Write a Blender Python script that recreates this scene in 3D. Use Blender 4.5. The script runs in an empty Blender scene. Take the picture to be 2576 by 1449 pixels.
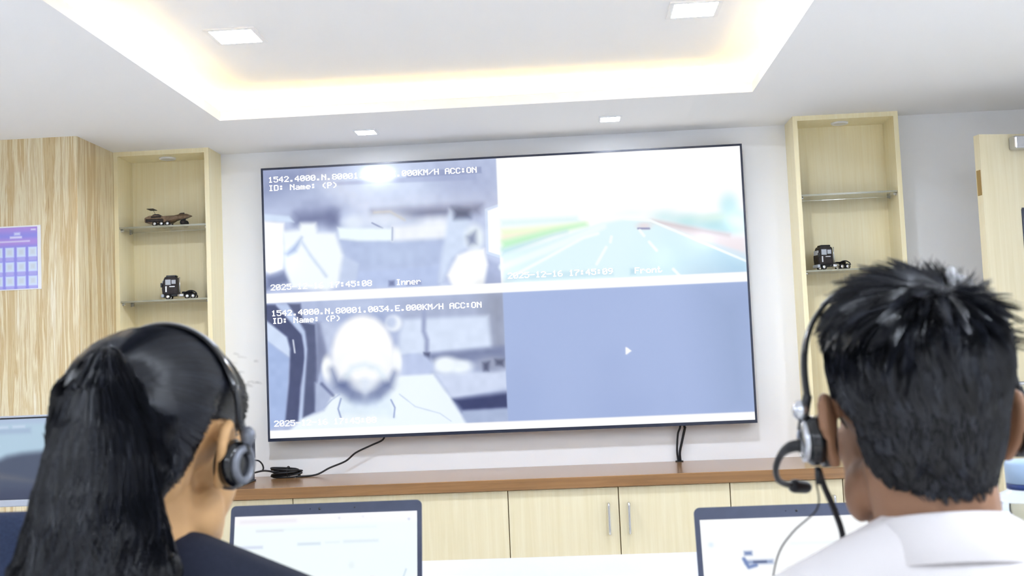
import bpy, bmesh, math, random
import numpy as np
from mathutils import Vector, Matrix, Euler, noise
from mathutils.bvhtree import BVHTree

random.seed(7); np.random.seed(7)
C = bpy.context.scene.collection
SC = bpy.context.scene
PI = math.pi

# ------------------------------------------------------------------ camera
CAM_Z = 1.28
cam_data = bpy.data.cameras.new('camera')
cam = bpy.data.objects.new('camera', cam_data); C.objects.link(cam)
YAW, PITCH, ROLL = 0.0520, 0.0676, -0.0421
cam_data.sensor_width = 36.0
cam_data.lens = 2786.17 * 36.0 / 2576.0
cam_data.clip_start = 0.02
fwd = Vector((-math.sin(YAW)*math.cos(PITCH), math.cos(YAW)*math.cos(PITCH), math.sin(PITCH)))
rgt = Vector((math.cos(YAW), math.sin(YAW), 0)); upv = rgt.cross(fwd)
r2 = rgt*math.cos(ROLL) + upv*math.sin(ROLL); u2 = upv*math.cos(ROLL) - rgt*math.sin(ROLL)
cam.matrix_world = Matrix(((r2.x, u2.x, -fwd.x, 0), (r2.y, u2.y, -fwd.y, 0), (r2.z, u2.z, -fwd.z, CAM_Z), (0, 0, 0, 1)))
cam_data.dof.use_dof = True
cam_data.dof.focus_distance = 4.9
cam_data.dof.aperture_fstop = 9.0
SC.camera = cam

# ------------------------------------------------------------------ world, exposure
w = bpy.data.worlds.new('world'); SC.world = w; w.use_nodes = True
w.node_tree.nodes['Background'].inputs[0].default_value = (0.80, 0.86, 1.0, 1)
w.node_tree.nodes['Background'].inputs[1].default_value = 0.4
SC.view_settings.view_transform = 'Standard'
SC.view_settings.look = 'None'
SC.view_settings.gamma = 1.0
SC.view_settings.use_curve_mapping = False
SC.view_settings.exposure = 1.92
SC.cycles.max_bounces = 8; SC.cycles.diffuse_bounces = 5; SC.cycles.glossy_bounces = 4
SC.cycles.transmission_bounces = 8; SC.cycles.transparent_max_bounces = 8
SC.cycles.caustics_reflective = False; SC.cycles.caustics_refractive = False
SC.cycles.sample_clamp_indirect = 6.0

# lamp strengths (the lamps themselves are built further down)
PANEL_E = 82.0      # square panels in the tray and the unseen ones added to light the room
SPOT_E = 38.0       # small square lights above the screen
STRIP_E = 7.5      # warm strip hidden in the cove
SCREEN_E = 0.264

# ------------------------------------------------------------------ helpers
def lin(c):
    return tuple(((v/255.0)/12.92 if v/255.0 <= 0.04045 else ((v/255.0+0.055)/1.055)**2.4) for v in c[:3])

def mat(name, rgb, rough=0.5, metal=0.0, spec=0.5, emit=0.0, trans=0.0, coat=0.0, vary=0.0, vscale=20.0, bump=0.0, bscale=200.0, ior=1.45):
    m = bpy.data.materials.new(name); m.use_nodes = True
    nt = m.node_tree; b = nt.nodes['Principled BSDF']
    c = lin(rgb) + (1,)
    b.inputs['Base Color'].default_value = c
    b.inputs['Roughness'].default_value = rough
    b.inputs['Metallic'].default_value = metal
    b.inputs['Specular IOR Level'].default_value = spec
    b.inputs['IOR'].default_value = ior
    b.inputs['Transmission Weight'].default_value = trans
    b.inputs['Coat Weight'].default_value = coat
    if emit:
        b.inputs['Emission Color'].default_value = c
        b.inputs['Emission Strength'].default_value = emit
    if vary or bump:
        tc = nt.nodes.new('ShaderNodeTexCoord'); n = nt.nodes.new('ShaderNodeTexNoise')
        n.inputs['Scale'].default_value = vscale; n.inputs['Detail'].default_value = 4
        nt.links.new(tc.outputs['Object'], n.inputs['Vector'])
        if vary:
            r = nt.nodes.new('ShaderNodeValToRGB')
            r.color_ramp.elements[0].position = 0.3; r.color_ramp.elements[1].position = 0.7
            r.color_ramp.elements[0].color = tuple(v*(1-vary) for v in c[:3]) + (1,)
            r.color_ramp.elements[1].color = tuple(min(1, v*(1+vary)) for v in c[:3]) + (1,)
            nt.links.new(n.outputs['Fac'], r.inputs['Fac']); nt.links.new(r.outputs['Color'], b.inputs['Base Color'])
        if bump:
            n2 = nt.nodes.new('ShaderNodeTexNoise'); n2.inputs['Scale'].default_value = bscale
            nt.links.new(tc.outputs['Object'], n2.inputs['Vector'])
            bp = nt.nodes.new('ShaderNodeBump'); bp.inputs['Strength'].default_value = bump; bp.inputs['Distance'].default_value = 0.002
            nt.links.new(n2.outputs['Fac'], bp.inputs['Height']); nt.links.new(bp.outputs['Normal'], b.inputs['Normal'])
    return m

def grain(name, cols, scale=(60, 60, 1.5), rough=0.45, spec=0.4, detail=6, dist=0.6, spread=(0.25, 0.75), coat=0.0):
    """streaky material: noise stretched along one axis through a colour ramp"""
    m = bpy.data.materials.new(name); m.use_nodes = True
    nt = m.node_tree; b = nt.nodes['Principled BSDF']
    tc = nt.nodes.new('ShaderNodeTexCoord'); mp = nt.nodes.new('ShaderNodeMapping')
    mp.inputs['Scale'].default_value = scale
    n = nt.nodes.new('ShaderNodeTexNoise'); n.inputs['Scale'].default_value = 1.0
    n.inputs['Detail'].default_value = detail; n.inputs['Distortion'].default_value = dist; n.inputs['Roughness'].default_value = 0.62
    r = nt.nodes.new('ShaderNodeValToRGB')
    els = r.color_ramp.elements
    while len(els) < len(cols): els.new(0.5)
    for k, c in enumerate(cols):
        els[k].position = spread[0] + (spread[1]-spread[0])*k/(len(cols)-1)
        els[k].color = lin(c) + (1,)
    nt.links.new(tc.outputs['Object'], mp.inputs['Vector']); nt.links.new(mp.outputs['Vector'], n.inputs['Vector'])
    nt.links.new(n.outputs['Fac'], r.inputs['Fac']); nt.links.new(r.outputs['Color'], b.inputs['Base Color'])
    b.inputs['Roughness'].default_value = rough; b.inputs['Specular IOR Level'].default_value = spec
    b.inputs['Coat Weight'].default_value = coat
    return m

def attr_mat(name, emit=None, rough=0.5, spec=0.5):
    """colour read from the mesh's own 'print' attribute: a displayed picture, a printed sheet or hair sheen"""
    m = bpy.data.materials.new(name); m.use_nodes = True
    nt = m.node_tree; b = nt.nodes['Principled BSDF']
    a = nt.nodes.new('ShaderNodeAttribute'); a.attribute_name = 'print'
    if emit:
        b.inputs['Base Color'].default_value = (0.01, 0.01, 0.012, 1)
        nt.links.new(a.outputs['Color'], b.inputs['Emission Color']); b.inputs['Emission Strength'].default_value = emit
    else:
        nt.links.new(a.outputs['Color'], b.inputs['Base Color'])
    b.inputs['Roughness'].default_value = rough; b.inputs['Specular IOR Level'].default_value = spec
    return m

def _world(o):
    m = o.matrix_basis.copy()
    if o.parent is not None:
        m = _world(o.parent) @ o.matrix_parent_inverse @ m
    return m

def obj(name, bm, material, parent=None, smooth=False, label=None):
    me = bpy.data.meshes.new(name)
    if isinstance(bm, bmesh.types.BMesh):
        bmesh.ops.recalc_face_normals(bm, faces=bm.faces[:])
        bm.to_mesh(me); bm.free()
    else:
        me = bm; me.name = name
    me.materials.clear(); me.materials.append(material)
    if smooth:
        me.polygons.foreach_set('use_smooth', [True]*len(me.polygons))
    o = bpy.data.objects.new(name, me); C.objects.link(o)
    if parent is not None:
        o.parent = parent; o.matrix_parent_inverse = _world(parent).inverted()
    if label: o['label'] = label
    return o

def thing(name, label, cat, loc=(0, 0, 0), group=None):
    o = bpy.data.objects.new(name, None); C.objects.link(o); o.empty_display_size = 0.05
    o.location = loc; o['label'] = label; o['category'] = cat
    if group: o['group'] = group
    return o

def tag(o, label, cat, group=None):
    o['label'] = label; o['category'] = cat
    if group: o['group'] = group
    return o

def struct(name, bm, m, parent=None):
    o = obj(name, bm, m, parent)
    if parent is None: o['kind'] = 'structure'
    return o

def copy_tree(o, parent=None):
    c = o.copy(); C.objects.link(c)
    if parent is not None: c.parent = parent
    for ch in list(o.children): copy_tree(ch, c)
    return c

def BM(): return bmesh.new()

def box(bm, x0, x1, y0, y1, z0, z1, bev=0.0, seg=2):
    t = bmesh.new()
    bmesh.ops.create_cube(t, size=1.0)
    for v in t.verts:
        v.co = Vector(((x0+x1)/2 + v.co.x*(x1-x0), (y0+y1)/2 + v.co.y*(y1-y0), (z0+z1)/2 + v.co.z*(z1-z0)))
    if bev: bmesh.ops.bevel(t, geom=t.edges[:], offset=bev, segments=seg, profile=0.5, affect='EDGES')
    merge(bm, t)
    return bm

def merge(bm, t, M=None):
    if M is not None: bmesh.ops.transform(t, matrix=M, verts=t.verts[:])
    vs = [bm.verts.new(v.co) for v in t.verts]
    t.verts.index_update()
    for f in t.faces:
        try: bm.faces.new([vs[v.index] for v in f.verts])
        except ValueError: pass
    t.free()

def frame_of(d):
    d = d.normalized()
    a = Vector((0, 0, 1)) if abs(d.z) < 0.9 else Vector((1, 0, 0))
    u = d.cross(a).normalized(); v = u.cross(d).normalized()
    return u, v

def tube(bm, pts, r, seg=10, cap=True, sub=6):
    """round tube along a smooth path; r a number or a list per control point"""
    P = [Vector(p) for p in pts]
    rs = r if isinstance(r, (list, tuple)) else [r]*len(P)
    if len(P) > 2 and sub > 1:
        Q, Rr = [], []
        for i in range(len(P)-1):
            p0 = P[max(i-1, 0)]; p1 = P[i]; p2 = P[i+1]; p3 = P[min(i+2, len(P)-1)]
            for k in range(sub):
                t = k/sub
                Q.append(0.5*((2*p1)+(p2-p0)*t+(2*p0-5*p1+4*p2-p3)*t*t+(3*p1-p0-3*p2+p3)*t**3))
                Rr.append(rs[i]*(1-t)+rs[i+1]*t)
        Q.append(P[-1]); Rr.append(rs[-1]); P, rs = Q, Rr
    rings = []
    u = None
    for i, p in enumerate(P):
        d = (P[min(i+1, len(P)-1)]-P[max(i-1, 0)])
        if d.length < 1e-9: d = Vector((0, 0, 1))
        d.normalize()
        if u is None: u, v = frame_of(d)
        else:
            u = (u - d*u.dot(d))
            if u.length < 1e-6: u, v = frame_of(d)
            u.normalize(); v = d.cross(u)
        v = d.cross(u)
        rings.append([bm.verts.new(p+(u*math.cos(2*PI*k/seg)+v*math.sin(2*PI*k/seg))*rs[i]) for k in range(seg)])
    for a, b in zip(rings, rings[1:]):
        for k in range(seg): bm.faces.new((a[k], a[(k+1) % seg], b[(k+1) % seg], b[k]))
    if cap:
        bm.faces.new(list(reversed(rings[0]))); bm.faces.new(rings[-1])
    return bm

def cyl(bm, p0, p1, r0, r1=None, seg=24):
    return tube(bm, [p0, p1], [r0, r1 if r1 is not None else r0], seg=seg, sub=1)

def lathe(bm, prof, c, seg=40, axis='z', close=True):
    """profile [(radius, height)] turned around an axis through c"""
    c = Vector(c); rings = []
    for r, h in prof:
        ring = []
        for k in range(seg):
            a = 2*PI*k/seg
            if axis == 'z': q = Vector((r*math.cos(a), r*math.sin(a), h))
            elif axis == 'x': q = Vector((h, r*math.cos(a), r*math.sin(a)))
            else: q = Vector((r*math.cos(a), h, r*math.sin(a)))
            ring.append(bm.verts.new(c+q))
        rings.append(ring)
    for a, b in zip(rings, rings[1:]):
        for k in range(seg): bm.faces.new((a[k], a[(k+1) % seg], b[(k+1) % seg], b[k]))
    if close:
        bm.faces.new(rings[0]); bm.faces.new(rings[-1])
    return bm

def ell(bm, c, r, rot=(0, 0, 0), sub=3):
    t = bmesh.new(); bmesh.ops.create_icosphere(t, subdivisions=sub, radius=1.0)
    M = Matrix.Translation(Vector(c)) @ Euler(rot).to_matrix().to_4x4() @ Matrix.Diagonal((r[0], r[1], r[2], 1))
    merge(bm, t, M)
    return bm

def capsule(bm, p0, p1, r0, r1, seg=16):
    p0 = Vector(p0); p1 = Vector(p1); d = (p1-p0).normalized(); u, v = frame_of(d)
    prof = []
    for k in range(6):
        a = PI/2*(1-k/6) ; prof.append((p0 - d*r0*math.sin(a), r0*math.cos(a)))
    prof.append((p0, r0)); prof.append((p1, r1))
    for k in range(1, 7):
        a = PI/2*k/6; prof.append((p1 + d*r1*math.sin(a), r1*math.cos(a)))
    rings = []
    for c, r in prof[1:-1]:
        rings.append([bm.verts.new(c+(u*math.cos(2*PI*k/seg)+v*math.sin(2*PI*k/seg))*r) for k in range(seg)])
    for a, b in zip(rings, rings[1:]):
        for k in range(seg): bm.faces.new((a[k], a[(k+1) % seg], b[(k+1) % seg], b[k]))
    e0 = bm.verts.new(prof[0][0]); e1 = bm.verts.new(prof[-1][0])
    for k in range(seg):
        bm.faces.new((rings[0][(k+1) % seg], rings[0][k], e0)); bm.faces.new((rings[-1][k], rings[-1][(k+1) % seg], e1))
    return bm

def limb(bm, pts, rs):
    for (a, b), (ra, rb) in zip(zip(pts, pts[1:]), zip(rs, rs[1:])): capsule(bm, a, b, ra, rb)

def fuse(bm, voxel=0.005, smooth=5, factor=0.5):
    """fuse overlapping volumes into ONE continuous surface; returns a mesh"""
    bmesh.ops.recalc_face_normals(bm, faces=bm.faces[:])
    me = bpy.data.meshes.new('tmp'); bm.to_mesh(me); bm.free()
    o = bpy.data.objects.new('tmp', me); C.objects.link(o)
    r = o.modifiers.new('r', 'REMESH'); r.mode = 'VOXEL'; r.voxel_size = voxel
    if smooth:
        s = o.modifiers.new('s', 'SMOOTH'); s.factor = factor; s.iterations = smooth
    dg = bpy.context.evaluated_depsgraph_get()
    out = bpy.data.meshes.new_from_object(o.evaluated_get(dg))
    bpy.data.objects.remove(o); bpy.data.meshes.remove(me)
    return out

# ------------------------------------------------------------------ pictures shown on screens and sheets
def paint(shapes, U, V, ratio, px, mottle=0):
    """U,V sample positions; ratio = height/width; px = picture width in photo units for the soft edges"""
    n = U.size; col = np.ones((n, 3))*0.8
    X = U; Y = V*ratio
    for s in shapes:
        kind, geo, c, soft, alpha = s[:5]
        sf = max(soft*1.25, 2.2)/px
        if kind == 'e':
            cx, cy, rx, ry = geo; cy *= ratio; ry *= ratio
            d = np.hypot((X-cx)/rx, (Y-cy)/ry); sd = (d-1)*min(rx, ry)
            idx = np.arange(n)
        else:
            pts = np.array(geo, float); pts[:, 1] *= ratio
            ext = sf + (s[5] if kind == 'l' else 0)
            sel = (X > pts[:, 0].min()-ext) & (X < pts[:, 0].max()+ext) & (Y > pts[:, 1].min()-ext) & (Y < pts[:, 1].max()+ext)
            idx = np.nonzero(sel)[0]
            if idx.size == 0: continue
            x = X[idx]; y = Y[idx]; dmin = np.full(idx.size, 9.0); ins = np.zeros(idx.size, bool)
            m = len(pts)
            for i in range(m if kind == 'p' else m-1):
                a = pts[i]; b = pts[(i+1) % m]; e = b-a
                L = (e**2).sum() + 1e-12
                t = np.clip(((x-a[0])*e[0]+(y-a[1])*e[1])/L, 0, 1)
                dmin = np.minimum(dmin, np.hypot(x-a[0]-t*e[0], y-a[1]-t*e[1]))
                if kind == 'p':
                    cr = (a[1] > y) != (b[1] > y)
                    with np.errstate(divide='ignore', invalid='ignore'):
                        xi = (b[0]-a[0])*(y-a[1])/(b[1]-a[1]+1e-15)+a[0]
                    ins ^= cr & (x < xi)
            sd = np.where(ins, -dmin, dmin) if kind == 'p' else dmin - s[5]/2
        t = np.clip(0.5 - sd/(2*sf), 0, 1); t = t*t*(3-2*t)*alpha
        cc = np.array(c, float)/255.0
        col[idx] = col[idx]*(1-t[:, None]) + cc*t[:, None]
    if mottle:
        g = np.random.default_rng(11).random((46, 80))
        gx = np.clip(U, 0, .9999)*78; gy = np.clip(V, 0, .9999)*44; ix = gx.astype(int); iy = gy.astype(int); fx = gx-ix; fy = gy-iy
        fx = fx*fx*(3-2*fx); fy = fy*fy*(3-2*fy)
        m = (g[iy, ix]*(1-fx)+g[iy, ix+1]*fx)*(1-fy)+(g[iy+1, ix]*(1-fx)+g[iy+1, ix+1]*fx)*fy
        k = ((U < .494) & (col.mean(1) < .97))*mottle
        col = np.clip(col+((m-.5)*k)[:, None], 0, 1)
    return np.where(col <= 0.04045, col/12.92, ((col+0.055)/1.055)**2.4)

def picture(name, corner, du, dv, nu, nv, shapes, ratio, px, material, parent, uv=(0, 0, 1, 1), mottle=0):
    """flat grid from corner (top left) along du (right) and dv (down), its colours one picture"""
    corner = Vector(corner); du = Vector(du); dv = Vector(dv)
    us = np.linspace(0, 1, nu+1); vs = np.linspace(0, 1, nv+1)
    UU, VV = np.meshgrid(us, vs)
    co = np.empty((UU.size, 3))
    for k in range(3): co[:, k] = corner[k] + UU.ravel()*du[k] + VV.ravel()*dv[k]
    i = np.arange(nv)[:, None]*(nu+1) + np.arange(nu)[None, :]
    faces = np.stack([i, i+nu+1, i+nu+2, i+1], -1).reshape(-1, 4)
    me = bpy.data.meshes.new(name)
    me.from_pydata(co.tolist(), [], faces.tolist())
    colr = paint(shapes, uv[0]+UU.ravel()*(uv[2]-uv[0]), uv[1]+VV.ravel()*(uv[3]-uv[1]), ratio, px, mottle)
    at = me.color_attributes.new('print', 'FLOAT_COLOR', 'POINT')
    at.data.foreach_set('color', np.concatenate([colr, np.ones((colr.shape[0], 1))], 1).astype(np.float32).ravel())
    return obj(name, me, material, parent)

FONT = {'0': '0E11131519110E', '1': '040C040404040E', '2': '0E11010204081F', '3': '1F02040201110E', '4': '02060A121F0202', '5': '1F101E0101110E',
 '6': '0608101E11110E', '7': '1F010204080808', '8': '0E11110E11110E', '9': '0E11110F01020C', '.': '00000000000C0C', ':': '000C0C000C0C00',
 '-': '0000001F000000', '/': '00010204081000', 'A': '0E11111F111111', 'C': '0E11101010110E', 'O': '0E11111111110E', 'N': '11191513111111',
 'K': '11121418141211', 'M': '111B1515111111', 'H': '1111111F111111', 'I': '0E04040404040E', 'D': '1E11111111111E', 'E': '1F10101E10101F',
 'P': '1E11111E101010', 'F': '1F10101E101010', '(': '02040808080402', ')': '08040202020408', 'a': '00000E010F110F', 'm': '00001A15151515',
 'e': '00000E111F100E', 'n': '00001619111111', 'r': '00001619101010', 'o': '00000E1111110E', 't': '08081C0808090E', 'B': '1E11111E11111E'}
def pixel_text(bm, s, x, z, y, adv, h, rise=0.0):
    """letters of small squares on a plane facing -Y; x,z the top left corner"""
    pw = adv/6.0; ph = h/7.0
    for k, ch in enumerate(s):
        g = FONT.get(ch)
        if not g: continue
        for r in range(7):
            bits = int(g[2*r:2*r+2], 16)
            c = 0
            while c < 5:
                if bits >> (4-c) & 1:
                    c1 = c
                    while c1 < 5 and bits >> (4-c1) & 1: c1 += 1
                    x0 = x+k*adv+c*pw; x1 = x+k*adv+c1*pw+pw*0.25; z1 = z+rise*k-r*ph; z0 = z1-ph
                    bm.faces.new([bm.verts.new(v) for v in ((x0, y, z0), (x1, y, z0), (x1, y, z1), (x0, y, z1))])
                    c = c1
                else: c += 1
    return bm

# ------------------------------------------------------------------ materials
M = {}
M['wall'] = mat('white_wall_paint', (244, 244, 245), 0.75, spec=0.25, bump=0.05, bscale=120)
M['ceil'] = mat('white_ceiling_paint', (243, 243, 244), 0.85, spec=0.2)
M['floor'] = mat('cream_floor_tile', (226, 222, 214), 0.3, vary=0.08, vscale=6)
M['wood'] = grain('pale_maple_laminate', [(237, 223, 178), (242, 230, 190), (246, 237, 202)], (70, 70, 2.2), 0.42, 0.4)
M['wood_door'] = grain('cream_maple_laminate', [(217, 205, 168), (222, 211, 178), (227, 218, 188)], (60, 60, 2.0), 0.45, 0.4)
M['gap'] = mat('cabinet_carcass_edge', (150, 122, 72), 0.6)
M['walnut'] = grain('brown_walnut_laminate', [(122, 88, 56), (142, 104, 66), (158, 118, 78)], (2.0, 40, 40), 0.2, 0.8)
M['marble'] = grain('vein_cut_travertine', [(178, 144, 98), (214, 194, 150), (202, 174, 126), (232, 220, 186), (212, 190, 146), (240, 232, 208), (204, 178, 132)], (30, 30, 1.25), 0.32, 0.5, detail=12, dist=.45, spread=(0.30, 0.72))
M['desk'] = mat('white_desk_laminate', (208, 208, 211), 0.35, vary=0.02, vscale=3)
M['black'] = mat('black_plastic', (26, 27, 31), 0.38, vary=0.15, vscale=40)
M['black_gloss'] = mat('glossy_black_plastic', (16, 17, 20), 0.16, spec=0.6)
M['dark_grey'] = mat('dark_grey_plastic', (66, 70, 84), 0.4, vary=0.1, vscale=30)
M['lid'] = mat('slate_laptop_shell', (74, 80, 100), 0.42, vary=0.06, vscale=60)
M['silver'] = mat('brushed_silver', (205, 207, 212), 0.25, metal=0.9, vary=0.05, vscale=50)
M['chrome'] = mat('chrome', (225, 227, 232), 0.12, metal=1.0)
M['grey_plastic'] = mat('silver_grey_plastic', (176, 180, 188), 0.3, spec=0.6)
M['white_plastic'] = mat('white_plastic', (236, 236, 238), 0.4)
M['cable'] = mat('black_cable_rubber', (24, 24, 28), 0.5)
M['rubber'] = mat('black_tyre_rubber', (22, 22, 24), 0.7)
M['bronze'] = mat('antique_bronze', (110, 90, 70), 0.35, metal=0.7, vary=0.35, vscale=90)
M['bronze_dark'] = mat('dark_bronze', (50, 44, 43), 0.45, metal=0.5, vary=0.3, vscale=90)
M['navy'] = mat('navy_chair_fabric', (54, 63, 88), 0.85, spec=0.2, vary=0.12, vscale=300, bump=0.2, bscale=900)
M['vest'] = mat('charcoal_navy_vest_cloth', (34, 38, 52), 0.8, spec=0.25, vary=0.1, vscale=200)
M['shirt'] = mat('white_cotton_shirt', (221, 216, 215), 0.8, spec=0.2, bump=0.1, bscale=30)
M['blouse'] = mat('pale_blue_white_cotton', (222, 228, 242), 0.8, spec=0.2)
M['trousers'] = mat('dark_trousers_cloth', (40, 42, 50), 0.85, spec=0.2)
M['shoe'] = mat('black_leather', (28, 26, 26), 0.35)
M['skin_w'] = mat('warm_tan_skin', (206, 162, 112), 0.5, spec=0.4, vary=0.06, vscale=25)
M['skin_m'] = mat('brown_skin', (142, 104, 78), 0.5, spec=0.4, vary=0.08, vscale=25)
M['eye'] = mat('eye_white', (235, 232, 228), 0.2)
M['hair'] = mat('black_hair', (9, 9, 13), 0.55, spec=0.3)
M['strand'] = attr_mat('black_hair_sheen_strand', rough=0.33, spec=0.4)
M['hair_m'] = mat('short_black_hair', (9, 9, 12), 0.6, spec=0.25)
M['lamp'] = mat('lit_cool_diffuser', (230, 240, 255), 0.5, emit=PANEL_E)
M['lamp_unseen'] = mat('lit_cool_unseen_diffuser', (230, 240, 255), 0.5, emit=PANEL_E*0.95)
M['spot'] = mat('lit_spot_diffuser', (230, 240, 255), 0.5, emit=SPOT_E)
M['strip'] = mat('lit_warm_strip', (255, 218, 128), 0.5, emit=STRIP_E)
M['cup_grey'] = mat('dull_silver_cup', (120, 123, 132), 0.35, metal=0.4, vary=0.2, vscale=90)
M['puck'] = mat('unlit_frosted_diffuser', (226, 224, 214), 0.4)
M['glass'] = mat('clear_shelf_glass', (246, 250, 247), 0.02, trans=1.0, ior=1.5)
M['glass_edge'] = mat('green_grey_glass_edge', (158, 156, 136), 0.2)
M['frost'] = mat('grey_vision_glass', (170, 172, 182), 0.1)
M['tv_screen'] = attr_mat('screen_picture', emit=SCREEN_E, rough=0.12, spec=0.35)
M['lap_screen'] = attr_mat('laptop_picture', emit=SCREEN_E, rough=0.35, spec=0.3)
M['print'] = attr_mat('printed_sheet', rough=0.5)
M['caption'] = mat('white_caption_pixels', (255, 255, 255), 0.5, emit=0.265)
M['bottle'] = mat('clear_bottle_plastic', (236, 242, 246), 0.06, trans=0.92, ior=1.25)
M['cap_blue'] = mat('pale_blue_cap', (166, 190, 216), 0.4)
M['ring_blue'] = mat('navy_blue_ring', (40, 62, 122), 0.35)
M['label_pale'] = mat('pale_blue_label', (176, 196, 212), 0.45, vary=0.25, vscale=35)
M['bezel'] = mat('dark_blue_black_bezel', (34, 40, 60), 0.25, spec=0.6)

# ------------------------------------------------------------------ the room
ZC = 2.312; ZU = 2.42
XL, XR, YF, YR, CH = -1.387, 0.759, 4.377, 2.41, 0.12
YW = 5.063; XWL, XWR, YB = -3.05, 2.53, -2.6
struct('floor', box(BM(), XWL-.1, XWR+1.3, YB-.1, YW+.2, -0.05, 0.0), M['floor'])
struct('wall_back', box(BM(), XWL-.1, 1.472, YW, YW+.15, 0, 2.6), M['wall'])
struct('wall_back_right', box(BM(), 1.472, XWR+.1, 4.99, YW+.15, 0, 2.6), M['wall'])
struct('wall_left', box(BM(), XWL-.12, XWL, YB, YW, 0, 2.6), M['wall'])
struct('wall_front', box(BM(), XWL-.1, XWR+.1, YB-.12, YB, 0, 2.6), M['wall'])
b = BM()
box(b, XWR, XWR+.1, YB, 3.68, 0, 2.6); box(b, XWR, XWR+.1, 4.61, 4.99, 0, 2.6); box(b, XWR, XWR+.1, 3.68, 4.61, 2.13, 2.6)
struct('wall_right', b, M['wall'])
struct('wall_corridor', box(BM(), XWR+1.1, XWR+1.2, 3.0, 5.2, 0, 2.6), M['wall'])
struct('wall_left_stone', box(BM(), XWL, -2.047, 4.513, YW, 0, 2.6, 0.002, 1), M['marble'])
b = BM()
x0, x1, y0, y1 = XWL-.1, XWR+1.3, YB-.1, YW+.15
box(b, x0, XL-CH, y0, y1, ZC, 2.65); box(b, XR+CH, x1, y0, y1, ZC, 2.65)
box(b, XL-CH, XR+CH, YF+CH, y1, ZC, 2.65); box(b, XL-CH, XR+CH, y0, YR-CH, ZC, 2.65)
box(b, XL-CH, XL-.012, YR-CH, YF+CH, ZC, ZC+.010); box(b, XR+.012, XR+CH, YR-CH, YF+CH, ZC, ZC+.010)
box(b, XL-.012, XR+.012, YF+.012, YF+CH, ZC, ZC+.010); box(b, XL-.012, XR+.012, YR-CH, YR-.012, ZC, ZC+.010)
box(b, XL-CH, XR+CH, YR-CH, YF+CH, ZU, 2.65)
struct('ceiling', b, M['ceil'])
b = BM(); t = .012; zt = ZC+.040
box(b, XL-t, XL, YR-t, YF+t, ZC, zt); box(b, XR, XR+t, YR-t, YF+t, ZC, zt)
box(b, XL, XR, YF, YF+t, ZC, zt); box(b, XL, XR, YR-t, YR, ZC, zt)
struct('trim_1', b, M['ceil'])
# the warm strip in the cove: one strip run around the tray
b = BM(); o_ = .075; zs = ZC+.011
box(b, XL-o_-.01, XL-o_, YR-.06, YF+.06, zs, zs+.006); box(b, XR+o_, XR+o_+.01, YR-.06, YF+.06, zs, zs+.006)
box(b, XL-.05, XR+.05, YF+o_, YF+o_+.01, zs, zs+.006); box(b, XL-.05, XR+.05, YR-o_-.01, YR-o_, zs, zs+.006)
tag(obj('light_strip', b, M['strip']), 'warm white light strip hidden in the ceiling cove behind its lip', 'light')

def panel_light(x, y, z, s, label, m, group):
    t = thing('ceiling_light', label, 'ceiling light', (x, y, z), group)
    b = BM(); f = s*0.09
    for (a0, a1, c0, c1) in ((-s/2, s/2, -s/2, -s/2+f), (-s/2, s/2, s/2-f, s/2), (-s/2, -s/2+f, -s/2+f, s/2-f), (s/2-f, s/2, -s/2+f, s/2-f)):
        box(b, x+a0, x+a1, y+c0, y+c1, z-.006, z)
    obj('frame', b, M['white_plastic'], t)
    obj('diffuser', box(BM(), x-s/2+f, x+s/2-f, y-s/2+f, y+s/2-f, z-.004, z), m, t)
    return t
G1 = 'square lights in the recessed ceiling tray'; G2 = 'small square lights above the screen'; G3 = 'unseen square lights added over the rest of the room'
panel_light(-1.083, 3.612, ZU, .172, 'square lit ceiling light in the recessed tray, on the side of the stone wall', M['lamp'], G1)
panel_light(0.452, 3.612, ZU, .172, 'square lit ceiling light in the recessed tray, on the side of the wooden door', M['lamp'], G1)
panel_light(-0.854, 4.727, ZC, .100, 'small square ceiling light above the cab interior picture of the screen', M['spot'], G2)
panel_light(0.207, 4.722, ZC, .100, 'small square ceiling light above the road picture of the screen', M['spot'], G2)
for (x, y) in ((1.80, 2.6), (-2.5, 2.1), (1.2, 0.3), (1.35, 1.25), (-2.6, 0.1), (-0.7, -1.3), (1.0, -1.6)):  # unseen panels added to brighten the room; one position read off the door shadow
    panel_light(x, y, ZC, .185, 'unseen square ceiling light added over the seats for brightness, outside the recessed tray', M['lamp_unseen'], G3)

# door leaf standing open in front of the white wall
dr = thing('door_1', 'pale wooden door standing open beside the white wall', 'door', (1.634, 4.404, 0))
del dr['category']; del dr['label']; dr['kind'] = 'structure'
DA = math.atan2(0.042, 0.191); DW = 0.90
D0 = Matrix.Translation((1.634, 4.404, 0)) @ Matrix.Rotation(DA, 4, 'Z')
def dpart(name, b, m, parent, smooth=False):
    bmesh.ops.transform(b, matrix=D0, verts=b.verts[:]); return obj(name, b, m, parent, smooth)
b = BM()      # leaf with a vision opening
vx0, vx1, vz0, vz1 = .165, .36, 1.30, 1.80
box(b, 0, vx0, 0, .038, .008, 2.1); box(b, vx1, DW-.01, 0, .038, .008, 2.1); box(b, vx0, vx1, 0, .038, vz1, 2.1); box(b, vx0, vx1, 0, .038, .008, vz0)
leaf = dpart('leaf', b, M['wood_door'], dr)
b = BM()
for (a0, a1, c0, c1) in ((vx0-.004, vx1+.004, vz1-.008, vz1+.006), (vx0-.004, vx1+.004, vz0-.006, vz0+.008), (vx0-.006, vx0+.008, vz0, vz1), (vx1-.008, vx1+.006, vz0, vz1)): box(b, a0, a1, -.003, .041, c0, c1)
dpart('window_frame', b, M['dark_grey'], leaf)
dpart('window_pane', box(BM(), vx0, vx1, .016, .022, vz0, vz1), M['frost'], leaf)
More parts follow.
